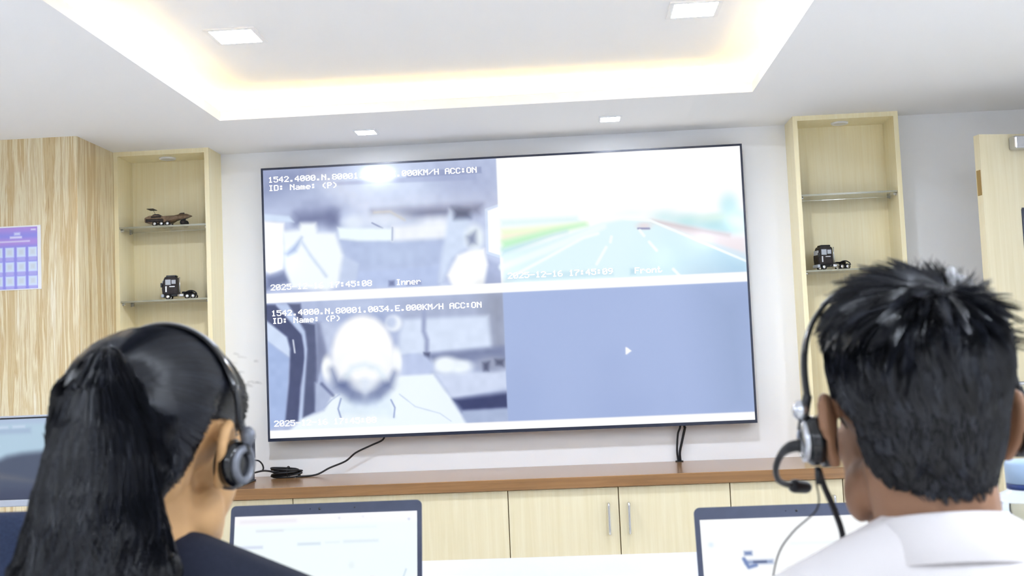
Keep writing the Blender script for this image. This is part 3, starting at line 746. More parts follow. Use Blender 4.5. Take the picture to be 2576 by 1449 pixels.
# ------------------------------------------------------------------ things on the worktop
t = thing('computer_box', 'black computer box on the brown worktop beside the coiled cable', 'computer', (-1.49, 4.72, WT))
x0, x1, y0, y1 = -1.520, -1.428, 4.60, 4.88
obj('case', box(BM(), x0, x1, y0, y1, WT+.006, WT+.180, .005, 2), M['dark_grey'], t)
obj('front_panel', box(BM(), x0+.004, x1-.004, y0-.006, y0+.001, WT+.012, WT+.172, .003, 1), M['black_gloss'], t)
obj('back_fin', box(BM(), x1-.03, x1+.004, y1-.035, y1+.004, WT+.10, WT+.186, .004, 2), M['dark_grey'], t)
b = BM()
for k in range(7): box(b, x1-.0005, x1+.0012, y0+.06+k*.022, y0+.07+k*.022, WT+.05, WT+.11)
obj('vent', b, M['black'], t)
obj('foot', box(BM(), x0-.004, x1+.006, y0-.01, y1, WT+.0005, WT+.007, .002, 1), M['black'], t)
b = BM(); pts = []
t = thing('cable_coil', 'bundled black cable coil lying on the brown worktop', 'cable', (-1.28, 4.98, WT))
for k in range(6):
    cx, cy, cz = -1.312+.004*math.sin(k*2.1), 4.965+.006*math.cos(k*1.7), WT+.006+.0062*k
    rx, ry = .068+.008*math.sin(k*1.9), .022+.006*math.cos(k*2.7)
    tube(b, [(cx+rx*math.cos(a)*(.92 if abs(math.cos(a)) > .8 else 1), cy+ry*math.sin(a), cz+.006*math.sin(a*1+k)+.003) for a in [2*PI*j/14 for j in range(15)]], .0042, seg=8, sub=3)
obj('loops', b, M['cable'], t, True)
obj('tie', tube(BM(), [(-1.30, 4.965+.030*math.cos(a), WT+.026+.024*math.sin(a)) for a in [2*PI*j/12 for j in range(13)]], .003, seg=8, sub=2), M['black'], t, True)
k = obj('device_cable', tube(tube(BM(), [(-1.424, 4.86, .9), (-1.405, 4.87, .895), (-1.392, 4.88, .875), (-1.394, 4.885, .853), (-1.42, 4.87, .846)], .0035), [(-1.426, 4.868, .845), (-1.395, 4.885, .850), (-1.375, 4.91, .846), (-1.355, 4.935, .838), (-1.335, 4.95, .842)], .0042), M['cable'], None, True)
tag(k, 'black cable running from the black computer box to the coiled cable', 'cable')

# poster on the stone wall
PX1, PZ1, PZ0 = -2.205, 1.942, 1.672; PX0 = PX1-.40
t = thing('poster', 'purple poster with rows of pale square icons on the stone wall', 'poster', (PX0, 4.512, PZ0))
obj('sheet', box(BM(), PX0, PX1, 4.5095, 4.5125, PZ0, PZ1), M['white_plastic'], t)
pw = PX1-PX0
def pu(px): return (PX1-.001 + (px-102)*.00162 - PX0)/pw
def pv(py): return (py-566)*.001685/(PZ1-PZ0)
PS = [('p', [(-.1, -.1), (1.1, -.1), (1.1, 1.1), (-.1, 1.1)], (146, 144, 226), 1, 1),
      ('p', [(-.1, -.1), (1.1, -.1), (1.1, pv(582)), (-.1, pv(582))], (176, 146, 222), 8, 1),
      ('p', [(-.1, pv(598)), (1.1, pv(598)), (1.1, pv(614)), (-.1, pv(616))], (178, 146, 222), 6, 1)]
def bar(x0, x1, y0, y1, c, s=1.5, a=1): PS.append(('p', [(pu(x0), pv(y0)), (pu(x1), pv(y0)), (pu(x1), pv(y1)), (pu(x0), pv(y1))], c, s, a))
bar(77, 90, 574.5, 578.5, (222, 215, 240)); bar(33, 48, 583, 589, (214, 220, 244), 3); bar(21, 53, 592, 597.5, (218, 214, 242)); bar(-90, 74, 603, 607, (214, 206, 236))
for r, yy in enumerate((632, 668.5, 704)):
    for c in range(9):
        xx = 81-c*30.5
        if pu(xx) < .05: continue
        bar(xx-11, xx+11, yy+9, yy+22, (174, 170, 230), 2); bar(xx-11.5, xx+11.5, yy-12, yy+12, (212, 226, 246), 2)
        bar(xx-7, xx+7, yy-7, yy+7, (205, 213, 224), 4)
picture('print', (PX0+.012, 4.5088, PZ1-.006), (pw-.026, 0, 0), (0, 0, -(PZ1-PZ0-.010)), 240, 160, PS, (PZ1-PZ0)/pw, 247.0, M['print'], t, uv=(.012/pw, .022, 1-.014/pw, .985))

# ------------------------------------------------------------------ desk and what stands on it
DZ = .762
t = thing('desk', 'long white desk with laptops in front of the two people', 'desk', (-.4, 2.2, 0))
obj('desk_top', box(BM(), -2.3, 1.5, 1.36, 2.99, DZ-.025, DZ, .002, 1), M['desk'], t)
for x in (-2.15, 1.32):
    b = box(box(BM(), x, x+.05, 1.55, 1.60, 0, DZ-.025), x, x+.05, 2.80, 2.85, 0, DZ-.025); box(b, x, x+.05, 1.60, 2.80, DZ-.08, DZ-.03)
    obj('leg_frame', b, M['white_plastic'], t)
obj('modesty_panel', box(BM(), -2.1, 1.32, 2.80, 2.818, .30, DZ-.025), M['desk'], t)

def laptop(xc, wid, ytop, ztop, label, shapes):
    t = thing('laptop', label, 'laptop', (xc, ytop-.1, DZ), 'open laptops on the white desk')
    bh = .017; zb = DZ+.003+bh; tilt = math.radians(13)
    L = (ztop-zb)/math.cos(tilt); yh = ytop-L*math.sin(tilt); dep = L-.004
    obj('base', box(BM(), xc-wid/2, xc+wid/2, yh-dep, yh, DZ+.003, zb, .004, 2), M['lid'], t)
    obj('foot', box(box(BM(), xc-wid*.42, xc+wid*.42, yh-dep+.02, yh-dep+.03, DZ, DZ+.004), xc-wid*.42, xc+wid*.42, yh-.03, yh-.02, DZ, DZ+.004), M['black'], t)
    b = BM()
    for r in range(5):
        for c in range(14):
            kx = xc-wid*.42+c*wid*.84/14; ky = yh-.045-r*.019
            box(b, kx+.001, kx+wid*.84/14-.002, ky-.016, ky, zb-.0005, zb+.0015)
    obj('keyboard', b, M['black'], t)
    obj('trackpad', box(BM(), xc-.055, xc+.055, yh-dep+.018, yh-dep+.085, zb-.0005, zb+.0006), M['dark_grey'], t)
    H = Matrix.Translation((xc, yh, zb)) @ Matrix.Rotation(-tilt, 4, 'X')
    def lp(name, b, m, par, sm=False):
        bmesh.ops.transform(b, matrix=H, verts=b.verts[:]); return obj(name, b, m, par, sm)
    b = BM(); r = .010; w2 = wid/2
    pr = []
    for cx, cz, a0 in ((w2-r, L-r, 0), (-w2+r, L-r, PI/2)):
        for k in range(7): pr.append((cx+r*math.cos(a0+k*PI/12), cz+r*math.sin(a0+k*PI/12)))
    pr += [(-w2, .004), (w2, .004)]
    A = [b.verts.new((x, 0, z)) for x, z in pr]; B = [b.verts.new((x, .006, z)) for x, z in pr]
    b.faces.new(A); b.faces.new(list(reversed(B)))
    for k in range(len(pr)): b.faces.new((A[k], A[(k+1) % len(pr)], B[(k+1) % len(pr)], B[k]))
    lid = lp('lid', b, M['lid'], t)
    sb, st, ss = .022, .0205, .0085
    o = H @ Vector((-w2+ss, -.0006, L-st)); du = H.to_3x3() @ Vector((wid-2*ss, 0, 0)); dv = H.to_3x3() @ Vector((0, 0, -(L-st-sb)))
    picture('screen', o, du, dv, 240, 150, shapes, (L-st-sb)/(wid-2*ss), 460.0, M['lap_screen'], lid)
    b = BM(); ell(b, (-.012, -.0003, L-st*.5), (.0022, .0008, .0022), sub=2); ell(b, (.055, -.0003, L-st*.5), (.0012, .0006, .0012), sub=2); ell(b, (-.03, -.0003, L-st*.5), (.0010, .0006, .0010), sub=2)
    lp('webcam', b, M['black_gloss'], lid)
    lp('hinge', lathe(BM(), [(.006, -wid*.36), (.006, wid*.36)], (0, .003, .001), 14, 'x'), M['black'], t, True)
    return t
def page(items): return [('p', [(-.1, -.1), (1.1, -.1), (1.1, 1.1), (-.1, 1.1)], (244, 254, 255), 1, 1)] + items
def rb(u0, v0, u1, v1, c, s=2, a=1): return ('p', [(u0, v0), (u1, v0), (u1, v1), (u0, v1)], c, s, a)
LP1 = page([rb(-.1, -.1, 1.1, .085, (250, 250, 255), 6), rb(.03, .035, .34, .062, (236, 232, 240), 4, .8), rb(.12, .115, .78, .135, (236, 246, 248), 4), rb(.12, .125, .27, .142, (226, 230, 240), 3),
 rb(.03, .26, .16, .285, (214, 222, 240), 3), rb(.03, .35, .145, .37, (230, 238, 246), 3), rb(.03, .39, .10, .41, (220, 228, 242), 3), rb(.35, .245, .475, .268, (216, 228, 240), 3), rb(.50, .24, .58, .258, (232, 242, 246), 3), rb(.60, .235, .79, .258, (226, 236, 244), 4),
 ('l', [(.395, .55), (.43, .80)], (205, 205, 222), 2, 1, .005), ('l', [(.94, .50), (.89, .72)], (196, 214, 232), 2, 1, .006), ('l', [(.66, .76), (.64, .84)], (206, 226, 240), 2, 1, .008),
 ('e', (.76, .57, .018, .022), (240, 226, 236), 3, .8), ('e', (.645, .45, .016, .03), (234, 244, 246), 4, 1), ('e', (.955, .07, .006, .009), (205, 210, 235), 2, 1), ('e', (.575, .04, .005, .008), (215, 215, 225), 2, 1), ('e', (.705, .035, .004, .007), (225, 225, 235), 2, 1)])
LP2 = page([rb(-.1, -.1, 1.1, 1.1, (252, 254, 255)), ('e', (.045, .20, .012, .018), (226, 240, 252), 3, 1), rb(.20, .262, .235, .290, (96, 118, 168), 4), rb(.20, .335, .33, .358, (120, 140, 184), 5), ('l', [(.195, .32), (.215, .385), (.25, .37)], (110, 132, 182), 3, 1, .016), rb(.24, .34, .30, .352, (60, 72, 110), 3),
 rb(.20, .50, .40, .51, (236, 244, 252), 3), rb(.42, .2, .75, .22, (240, 248, 252), 3), rb(.20, .60, .36, .61, (236, 244, 252), 3)])
laptop(-.4795, .365, 2.10, 1.0305, 'open laptop with a white page on screen, before the person in the dark vest', LP1)
laptop(.374, .365, 1.90, 1.0240, 'open laptop with a nearly blank white screen, before the person in the white shirt', LP2)

# monitor on the stone-wall side of the desk
mx, my, mw, mz0, mz1 = -1.535, 2.75, .412, .972, 1.195
t = thing('monitor', 'silver-trimmed monitor showing a pale sky over dark hills, beside the long black ponytail', 'monitor', (mx, my, DZ))
hs = obj('housing', box(BM(), mx-mw/2, mx+mw/2, my, my+.03, mz0, mz1, .004, 2), M['black'], t)
obj('chin', box(BM(), mx-mw/2+.004, mx+mw/2-.004, my-.006, my+.002, mz0, mz0+.017, .002, 1), M['grey_plastic'], t)
obj('top_trim', box(BM(), mx-mw/2, mx+mw/2, my-.001, my+.03, mz1, mz1+.004), M['grey_plastic'], t)
MS = [('p', [(-.1, -.1), (1.1, -.1), (1.1, 1.1), (-.1, 1.1)], (176, 202, 220), 1, 1), rb(-.1, -.1, 1.1, .06, (172, 190, 216), 6), rb(-.1, .11, .90, .185, (160, 180, 206), 4, .8), rb(.3, .085, .64, .115, (200, 216, 234), 3), rb(.68, .085, .75, .112, (196, 212, 232), 3), rb(.78, .08, .86, .11, (198, 214, 234), 3), rb(.0, .085, .27, .115, (198, 214, 232), 3),
 ('p', [(-.1, .56), (.10, .48), (.3, .58), (.55, .56), (.66, .53), (.74, .46), (.84, .43), (1.1, .40), (1.1, 1.1), (-.1, 1.1)], (72, 82, 104), 8, 1),
 ('p', [(.2, .62), (.55, .62), (.8, .72), (.95, .80), (.6, .72), (.3, .68)], (96, 98, 108), 8, .9), ('p', [(-.1, .9), (1.1, .86), (1.1, 1.1), (-.1, 1.1)], (58, 66, 92), 14, 1), rb(.52, .93, .68, .97, (210, 220, 236), 2)]
picture('screen', (mx-mw/2+.007, my-.0008, mz1-.004), (mw-.014, 0, 0), (0, 0, -(mz1-mz0-.022)), 200, 110, MS, .5, 330.0, M['lap_screen'], hs)
obj('stand_neck', box(BM(), mx-.03, mx+.03, my+.03, my+.05, DZ+.01, 1.08, .004, 1), M['black'], t)
obj('stand_foot', box(BM(), mx-.12, mx+.12, my-.05, my+.13, DZ, DZ+.012, .005, 2), M['black'], t)

# water bottle
bx, by = .707, 1.80
t = thing('water_bottle', 'clear plastic water bottle with pale blue cap at the edge of the white desk', 'bottle', (bx, by, DZ))
obj('bottle_body', lathe(BM(), [(.004, .004), (.045, .0), (.050, .006), (.050, .05), (.047, .06), (.050, .07), (.050, .22), (.049, .245), (.058, .258), (.060, .266), (.052, .276), (.034, .285), (.030, .288), (.030, .304), (.004, .304)], (bx, by, DZ), 48, close=True), M['bottle'], t, True)
obj('water', lathe(BM(), [(.004, .008), (.0455, .005), (.0475, .01), (.0475, .055), (.0475, .17), (.004, .17)], (bx, by, DZ), 40), mat('drinking_water', (225, 236, 242), 0.02, trans=1.0, ior=1.2), t, True)
obj('label_band', lathe(BM(), [(.0506, .12), (.0508, .125), (.0508, .215), (.0506, .22)], (bx, by, DZ), 48, close=False), M['label_pale'], t, True)
obj('neck_ring', lathe(BM(), [(.030, .2865), (.0335, .288), (.0335, .2955), (.030, .297)], (bx, by, DZ), 40), M['ring_blue'], t, True)
b = lathe(BM(), [(.031, .2958), (.034, .297), (.0345, .3265), (.032, .331), (.004, .332)], (bx, by, DZ), 48)
obj('cap', b, M['cap_blue'], t, True)

# ------------------------------------------------------------------ people
def head_matrix(pos, yaw, pitch, roll):
    return Matrix.Translation(pos) @ Euler((pitch, roll, yaw), 'XYZ').to_matrix().to_4x4()

def figure_body(HM, P, T, fem):
    """one continuous body: head in the frame HM (ear level, facing +Y), torso and limbs in world points T"""
    b = BM()
    h = BM()
    ell(h, (0, -.012, .045 if fem else .047), (.073, .096, .073 if fem else .078)); ell(h, (0, .042, .040), (.061, .050, .060))
    ell(h, (0, .048, -.020), (.056, .052, .070)); ell(h, (0, .042, -.066), (.048, .050, .034)); ell(h, (0, .082, -.092), (.021, .018, .017))
    for s in (-1, 1):
        ell(h, (s*.050, .018, -.056), (.014, .026, .028)); ell(h, (s*.043, .062, -.012), (.020, .020, .018))
        # ear: plate, rim and lobe, flaring backwards
        ell(h, (s*.080, -.008, .002), (.0055, .0185, .028), (0, 0, s*.42))
        pts = [Vector((s*(.074), .004, .006)), Vector((s*.079, .006, .024)), Vector((s*.083, -.006, .033)), Vector((s*.088, -.020, .026)), Vector((s*.089, -.024, .008)), Vector((s*.085, -.018, -.012)), Vector((s*.078, -.008, -.026))]
        limb(h, pts, [.005, .0055, .006, .006, .0055, .005, .0065])
        capsule(h, (s*.018, .087, .021), (s*.044, .080, .019), .0065, .0060); capsule(h, (s*.018, .085, .004), (s*.044, .079, .005), .0060, .0055)
        ell(h, (s*.0165, .109, -.031), (.008, .009, .007))
    ell(h, (0, -.040, .004), (.062, .057, .076)); capsule(h, (0, .094, .022), (0, .119, -.024), .0075, .0115); capsule(h, (-.034, .088, .030), (.034, .088, .030), .011, .011)
    ell(h, (0, .076, -.074), (.032, .022, .030)); ell(h, (0, .096, -.054), (.023, .009, .0055)); ell(h, (0, .095, -.064), (.019, .010, .0065))
    merge(b, h, HM)
    nr = .0475 if fem else .054
    n0 = HM @ Vector((0, -.022, -.030)); c7 = Vector(T['c7'])
    limb(b, [n0, (n0+c7)/2+Vector((0, .004, 0)), c7+Vector((0, .016, -.02))], [nr*1.04, nr, nr*.95])
    torso(b, T, 0.0, fem)
    for s in (-1, 1):
        sh, el, wr = T['sh'][s], T['el'][s], T['wr'][s]
        limb(b, [sh, (Vector(sh)*.45+Vector(el)*.55), el], [.046, .042, .036]); limb(b, [el, (Vector(el)*.65+Vector(wr)*.35), wr], [.036, .037, .025])
        hand(b, wr, s)
        hp, kn, an = T['hip'][s], T['kn'][s], T['an'][s]
        limb(b, [hp, kn], [.082, .054]); limb(b, [kn, (Vector(kn)*.65+Vector(an)*.35), an], [.054, .052, .036])
        limb(b, [an, Vector(an)+Vector((0, .12, -.045))], [.036, .026])
    return fuse(b, .0036, 4)

def hand(b, wr, s):
    w = Vector(wr); i = -s
    ell(b, w+Vector((0, .050, -.004)), (.040, .050, .014), (-.10, 0, 0))
    capsule(b, w, w+Vector((0, .03, -.002)), .022, .022)
    for k, (dx, L) in enumerate(((-.031, .060), (-.0105, .072), (.0105, .079), (.031, .070))):
        dx *= -s
        a = w+Vector((dx, .088, -.002)); m = a+Vector((dx*.12, L*.48, .006)); e = m+Vector((dx*.05, L*.26, -.012)); q = e+Vector((0, L*.12, -.014))
        limb(b, [a, m, e, q], [.0088, .0082, .0074, .0066])
    a = w+Vector((i*.030, .022, -.004)); m = a+Vector((i*.024, .030, -.004)); e = m+Vector((i*.006, .030, -.004))
    limb(b, [a, m, e], [.0125, .010, .008])

def torso(b, T, g, fem, hips=True):
    c = Vector(T['c7']); k = .90 if fem else 1.0
    for s in (-1, 1):
        sh = Vector(T['sh'][s])
        capsule(b, c+Vector((s*.028*k, .004, -.004)), sh+Vector((-s*.035, 0, .012)), (.034 if fem else .032)+g, (.034 if fem else .034)+g)
        ell(b, sh+Vector((0, 0, -.022)), (.056*k+g, .058*k+g, .056*k+g))
        ell(b, c+Vector((s*.075*k, .014, -.14)), (.085*k+g, .080+g, .115+g))
        if fem: ell(b, c+Vector((s*.065, .115, -.20)), (.055+g, .05+g, .06+g))
    if g and not fem: ell(b, c+Vector((0, .010, -.032)), (.066+g, .064+g, .062))
    ch = Vector(T['chest']); be = Vector(T['belly']); pe = Vector(T['pelvis'])
    ell(b, ch, (.165*k+g, .108*k+g, .150+g)); ell(b, be, (.140*k+g, .105*k+g, .165+g))
    ell(b, (be+ch)/2, (.150*k+g, .105*k+g, .16+g))
    if hips: ell(b, pe, (.165*k+g, .125+g, .115+g))

def pose(ear, c7off, shw, wrist, elbows, fem):
    x, y, z = ear
    T = {'c7': (x+c7off[0], y+c7off[1], z+c7off[2])}
    cx, cy, cz = T['c7']; k = .9 if fem else 1.0
    T['sh'] = {s: (cx+s*shw, cy+.028, cz-(.072 if fem else .092)) for s in (-1, 1)}
    T['el'] = elbows; T['wr'] = wrist
    T['chest'] = (cx, cy+.045, cz-.165); T['belly'] = (cx, cy+.045, cz-.38); T['pelvis'] = (cx, cy+.035, .575)
    T['hip'] = {s: (cx+s*.085, cy+.06, .555) for s in (-1, 1)}
    T['kn'] = {s: (cx+s*.10, cy+.46, .53) for s in (-1, 1)}
    T['an'] = {s: (cx+s*.10, cy+.43, .085) for s in (-1, 1)}
    return T

def hair_shell(body, HMi, mask, thick):
    """hair volume grown from the scalp faces of the body mesh"""
    n = len(body.vertices); co = np.empty(n*3); body.vertices.foreach_get('co', co); no = np.empty(n*3); body.vertices.foreach_get('normal', no)
    co = co.reshape(-1, 3); no = no.reshape(-1, 3)
    R = np.array(HMi)[:3, :3]; t = np.array(HMi)[:3, 3]
    lc = co @ R.T + t
    f = mask(lc)
    th = thick(lc, f)
    keep = f > 0
    new = co + no*th[:, None]
    idx = -np.ones(n, int); idx[keep] = np.arange(keep.sum())
    faces = []
    for p in body.polygons:
        vs = list(p.vertices)
        if all(keep[v] for v in vs): faces.append([int(idx[v]) for v in vs])
    par = list(range(int(keep.sum())))
    def root(i):
        while par[i] != i: par[i] = par[par[i]]; i = par[i]
        return i
    for fc in faces:
        r0 = root(fc[0])
        for v in fc[1:]: par[root(v)] = r0
    rt = [root(fc[0]) for fc in faces]; big = max(set(rt), key=rt.count)
    faces = [fc for fc, r_ in zip(faces, rt) if r_ == big]
    used = sorted({v for fc in faces for v in fc}); mp = {v: i for i, v in enumerate(used)}
    pts = new[keep][used]
    me = bpy.data.meshes.new('shell'); me.from_pydata(pts.tolist(), [], [[mp[v] for v in fc] for fc in faces]); me.update()
    return me

def strands_mesh(name, paths, r, tip=0.25, shade=1.0):
    """many tapered hair strands, three-sided"""
    V = []; F = []; K = []; guide = {}
    for P in paths:
        m = len(P)
        P = np.asarray(P); d = np.gradient(P, axis=0); d /= np.linalg.norm(d, axis=1)[:, None]+1e-9
        a = np.array([.3, .5, .81]); u = np.cross(d, a); u /= np.linalg.norm(u, axis=1)[:, None]+1e-9; v = np.cross(d, u)
        rr = r*(0.75+0.5*random.random())
        key = (round(float(P[-1][0])/.006), round(float(P[-1][2])/.010)) if shade else 0
        if key not in guide: guide[key] = random.random()**2.2
        sheen_tone = min(1.0, .8*guide[key]+.35*random.random()**2)
        K += [sheen_tone]*(3*m)
        base = len(V)
        for i in range(m):
            q = rr*(1-(1-tip)*(i/(m-1))**2)
            for k in range(3):
                an = 2*PI*k/3
                V.append(P[i]+(u[i]*math.cos(an)+v[i]*math.sin(an))*q)
        for i in range(m-1):
            for k in range(3):
                a0 = base+3*i+k; a1 = base+3*i+(k+1) % 3
                F.append((a0, a1, a1+3, a0+3))
    me = bpy.data.meshes.new(name); me.from_pydata([tuple(x) for x in V], [], F)
    K = np.array(K)[:, None]; col = np.array([[.0014, .0014, .0022]])*(1-K)+np.array([[.020, .023, .034]])*K*shade+np.array([[.004, .004, .005]])*K*(1-shade)  # lighter bluish clumps: streaks of hair sheen put into the strand colour
    at = me.color_attributes.new('print', 'FLOAT_COLOR', 'POINT'); at.data.foreach_set('color', np.concatenate([col, np.ones_like(K)], 1).astype(np.float32).ravel())
    return me

def sample_faces(me, n, rng):
    me.calc_loop_triangles()
    A = np.array([t.area for t in me.loop_triangles]); tri = np.array([t.vertices[:] for t in me.loop_triangles])
    co = np.array([v.co[:] for v in me.vertices])
    c = rng.choice(len(A), n, p=A/A.sum())
    u = rng.random((n, 2)); s = np.sqrt(u[:, 0])
    w_ = np.stack([1-s, s*(1-u[:, 1]), s*u[:, 1]], 1)
    return (co[tri[c]]*w_[:, :, None]).sum(1)

def bvh_of(*meshes):
    V = []; F = []
    for me in meshes:
        o = len(V); V += [v.co.copy() for v in me.vertices]; F += [[i+o for i in p.vertices] for p in me.polygons]
    return BVHTree.FromPolygons(V, F)

def band(bm, pts, side, wdt, thk):
    """flat springy band: width along 'side', thickness across the path"""
    P = [Vector(p) for p in pts]; side = Vector(side).normalized(); rings = []
    for i, p in enumerate(P):
        d = (P[min(i+1, len(P)-1)]-P[max(i-1, 0)]).normalized(); nrm = d.cross(side).normalized()
        wv = wdt[i] if isinstance(wdt, list) else wdt
        rings.append([bm.verts.new(p+side*a*wv/2+nrm*c*thk/2) for a, c in ((-1, -.5), (-.8, -1), (.8, -1), (1, -.5), (1, .5), (.8, 1), (-.8, 1), (-1, .5))])
    for a, b in zip(rings, rings[1:]):
        for k in range(8): bm.faces.new((a[k], a[(k+1) % 8], b[(k+1) % 8], b[k]))
    bm.faces.new(rings[0]); bm.faces.new(rings[-1])

def headset(HM, label, mic_side, top, bow, cupx, lean, ex=.86):
    """over-head headset in the head frame; lean tips the band forwards"""
    t = thing('headset', label, 'headset', HM.translation, 'headsets worn by the two people')
    def hp(name, b, m, par, sm=True):
        bmesh.ops.transform(b, matrix=HM, verts=b.verts[:]); return obj(name, b, m, par, sm)
    N = 40; pts = []; n2 = []
    for k in range(N+1):
        a = -PI*.5 + PI*k/N
        x = bow*math.copysign(abs(math.sin(a))**ex, math.sin(a)); z = .030+(top-.030)*abs(math.cos(a))**(ex-.06)
        y = lean*(z-.03)/(top-.03)
        pts.append((x, y, z))
    b = BM(); band(b, pts[4:-4], (0, 1, -.15), .015, .0042); hb = hp('headband', b, M['black_gloss'], t)
    b = BM(); band(b, [(p[0]*1.022, p[1]+.0005, p[2]+.0028*(p[2]/top)) for p in pts[11:-11]], (0, 1, -.15), .010, .0012); hp('headband_trim', b, M['grey_plastic'], hb)
    for s in (-1, 1):
        b = BM(); band(b, (pts[:6] if s < 0 else pts[-6:]), (0, 1, 0), .009, .005)
        tube(b, [(s*bow, 0, .036), (s*(cupx+.012), 0, .022), (s*(cupx+.016), 0, .004)], .0045, seg=8)
        arm = hp('slider', b, M['black'], t)
        b = lathe(BM(), [(.012, cupx-.016), (.022, cupx-.016), (.0255, cupx-.010), (.0255, cupx-.003), (.021, cupx+.001), (.012, cupx+.001)] if s > 0 else [(.012, -cupx+.016), (.022, -cupx+.016), (.0255, -cupx+.010), (.0255, -cupx+.003), (.021, -cupx-.001), (.012, -cupx-.001)], (0, -.002, -.006), 32, 'x')
        bmesh.ops.transform(b, matrix=Matrix.Rotation(s*.16, 4, 'Z'), verts=b.verts[:]); hp('ear_cushion', b, M['black'], t)
        q = [(.004, cupx-.001), (.0225, cupx), (.023, cupx+.009), (.019, cupx+.0135), (.004, cupx+.0145)]
        b = lathe(BM(), [(r, s*x) for r, x in q], (0, -.002, -.006), 32, 'x')
        cup = hp('ear_cup', b, M['black_gloss'], t)
        q = [(.012, cupx+.013), (.0185, cupx+.0115), (.0195, cupx+.0165), (.013, cupx+.019), (.012, cupx+.013)]
        b = lathe(BM(), [(r, s*x) for r, x in q], (0, -.002, -.006), 32, 'x', close=False)
        ell(b, (s*(cupx+.016), .0, .022), (.008, .007, .010), sub=2)
        hp('cup_trim', b, M['silver'] if mic_side else M['cup_grey'], cup)
    m = mic_side
    if m:
        b = tube(BM(), [(m*(cupx+.018), 0, -.010), (m*(cupx+.026), .004, -.011), (m*(cupx+.032), .020, -.018), (m*(cupx+.034), .040, -.032), (m*(cupx+.029), .058, -.044), (m*(cupx+.019), .072, -.050), (m*(cupx+.006), .082, -.053)], [.006, .0055, .0036, .003, .003, .003, .003], seg=10)
        mb = hp('microphone_boom', b, M['black'], t)
        hp('microphone', capsule(BM(), (m*(cupx+.008), .081, -.053), (m*(cupx-.004), .088, -.055), .0068, .0062), M['black'], mb)
        hp('cable_plug', tube(BM(), [(m*(cupx+.004), 0, -.030), (m*(cupx+.004), 0, -.046)], .003, seg=8), M['black'], t)
    return t

# ---- the man in the white shirt
EM = Vector((.312, 1.045, 1.203))
HMm = head_matrix(EM, .03, -.04, .0)
Tm = pose(EM, (.004, -.058, -.105), .195, {-1: (.26, 1.475, .806), 1: (.49, 1.475, .806)}, {-1: (.105, 1.225, .835), 1: (.53, 1.225, .835)}, False)
man = thing('person', 'person seen from behind in a white shirt with short messy black hair', 'person', (EM.x, .98, .47))
bodym = figure_body(HMm, None, Tm, False)
bo = obj('body', bodym, M['skin_m'], man, True)
HMi = HMm.inverted()
def sstep(a, b_, x):
    t = np.clip((x-a)/(b_-a), 0, 1); return t*t*(3-2*t)
def mask_m(l):
    x, y, z = l[:, 0], l[:, 1], l[:, 2]; ax = np.abs(x)
    zl = np.interp(y, [-.10, -.055, -.036, -.022, .030, .036, .055, .075, .095], [-.058, -.056, -.040, .036, .036, -.004, .036, .074, .080])
    zl = zl + np.where(y < -.03, (ax/.05)**2*.012, 0)
    f = z-zl
    f = np.where((ax > .0795) & (z < .05), -1, f)
    return np.where(np.linalg.norm(l-np.array([0, 0, .03]), axis=1) > .145, -1, f)
def thick_m(l, f):
    top = sstep(.02, .10, l[:, 2])
    return .0006 + sstep(0, .05, f)*sstep(-.07, .03, l[:, 2])*(.004 + .009*top)
shm = hair_shell(bodym, HMi, mask_m, thick_m)
def relax(me, n):
    co = np.array([v.co[:] for v in me.vertices]); ed = np.array([e.vertices[:] for e in me.edges])
    cnt = {}
    for p in me.polygons:
        for k in p.edge_keys: cnt[k] = cnt.get(k, 0)+1
    edge_v = np.zeros(len(co), bool)
    for k, c in cnt.items():
        if c == 1: edge_v[list(k)] = True
    deg = np.bincount(ed.ravel(), minlength=len(co))[:, None]
    for _ in range(n):
        s_ = np.zeros_like(co); np.add.at(s_, ed[:, 0], co[ed[:, 1]]); np.add.at(s_, ed[:, 1], co[ed[:, 0]])
        new = co*.4+.6*s_/np.maximum(deg, 1); new[edge_v] = co[edge_v]; co = new
    me.vertices.foreach_set('co', co.ravel()); me.update()
relax(shm, 45)
for v in shm.vertices: v.co += v.normal*.0022
shm.update()
hr = obj('hair', shm, M['hair_m'], man, True)
rng = np.random.default_rng(3)
bv = bvh_of(shm)
roots = sample_faces(shm, 15000, rng)
whorl = np.array([.012, -.062, .112])
paths = []
R3 = HMm.to_3x3()
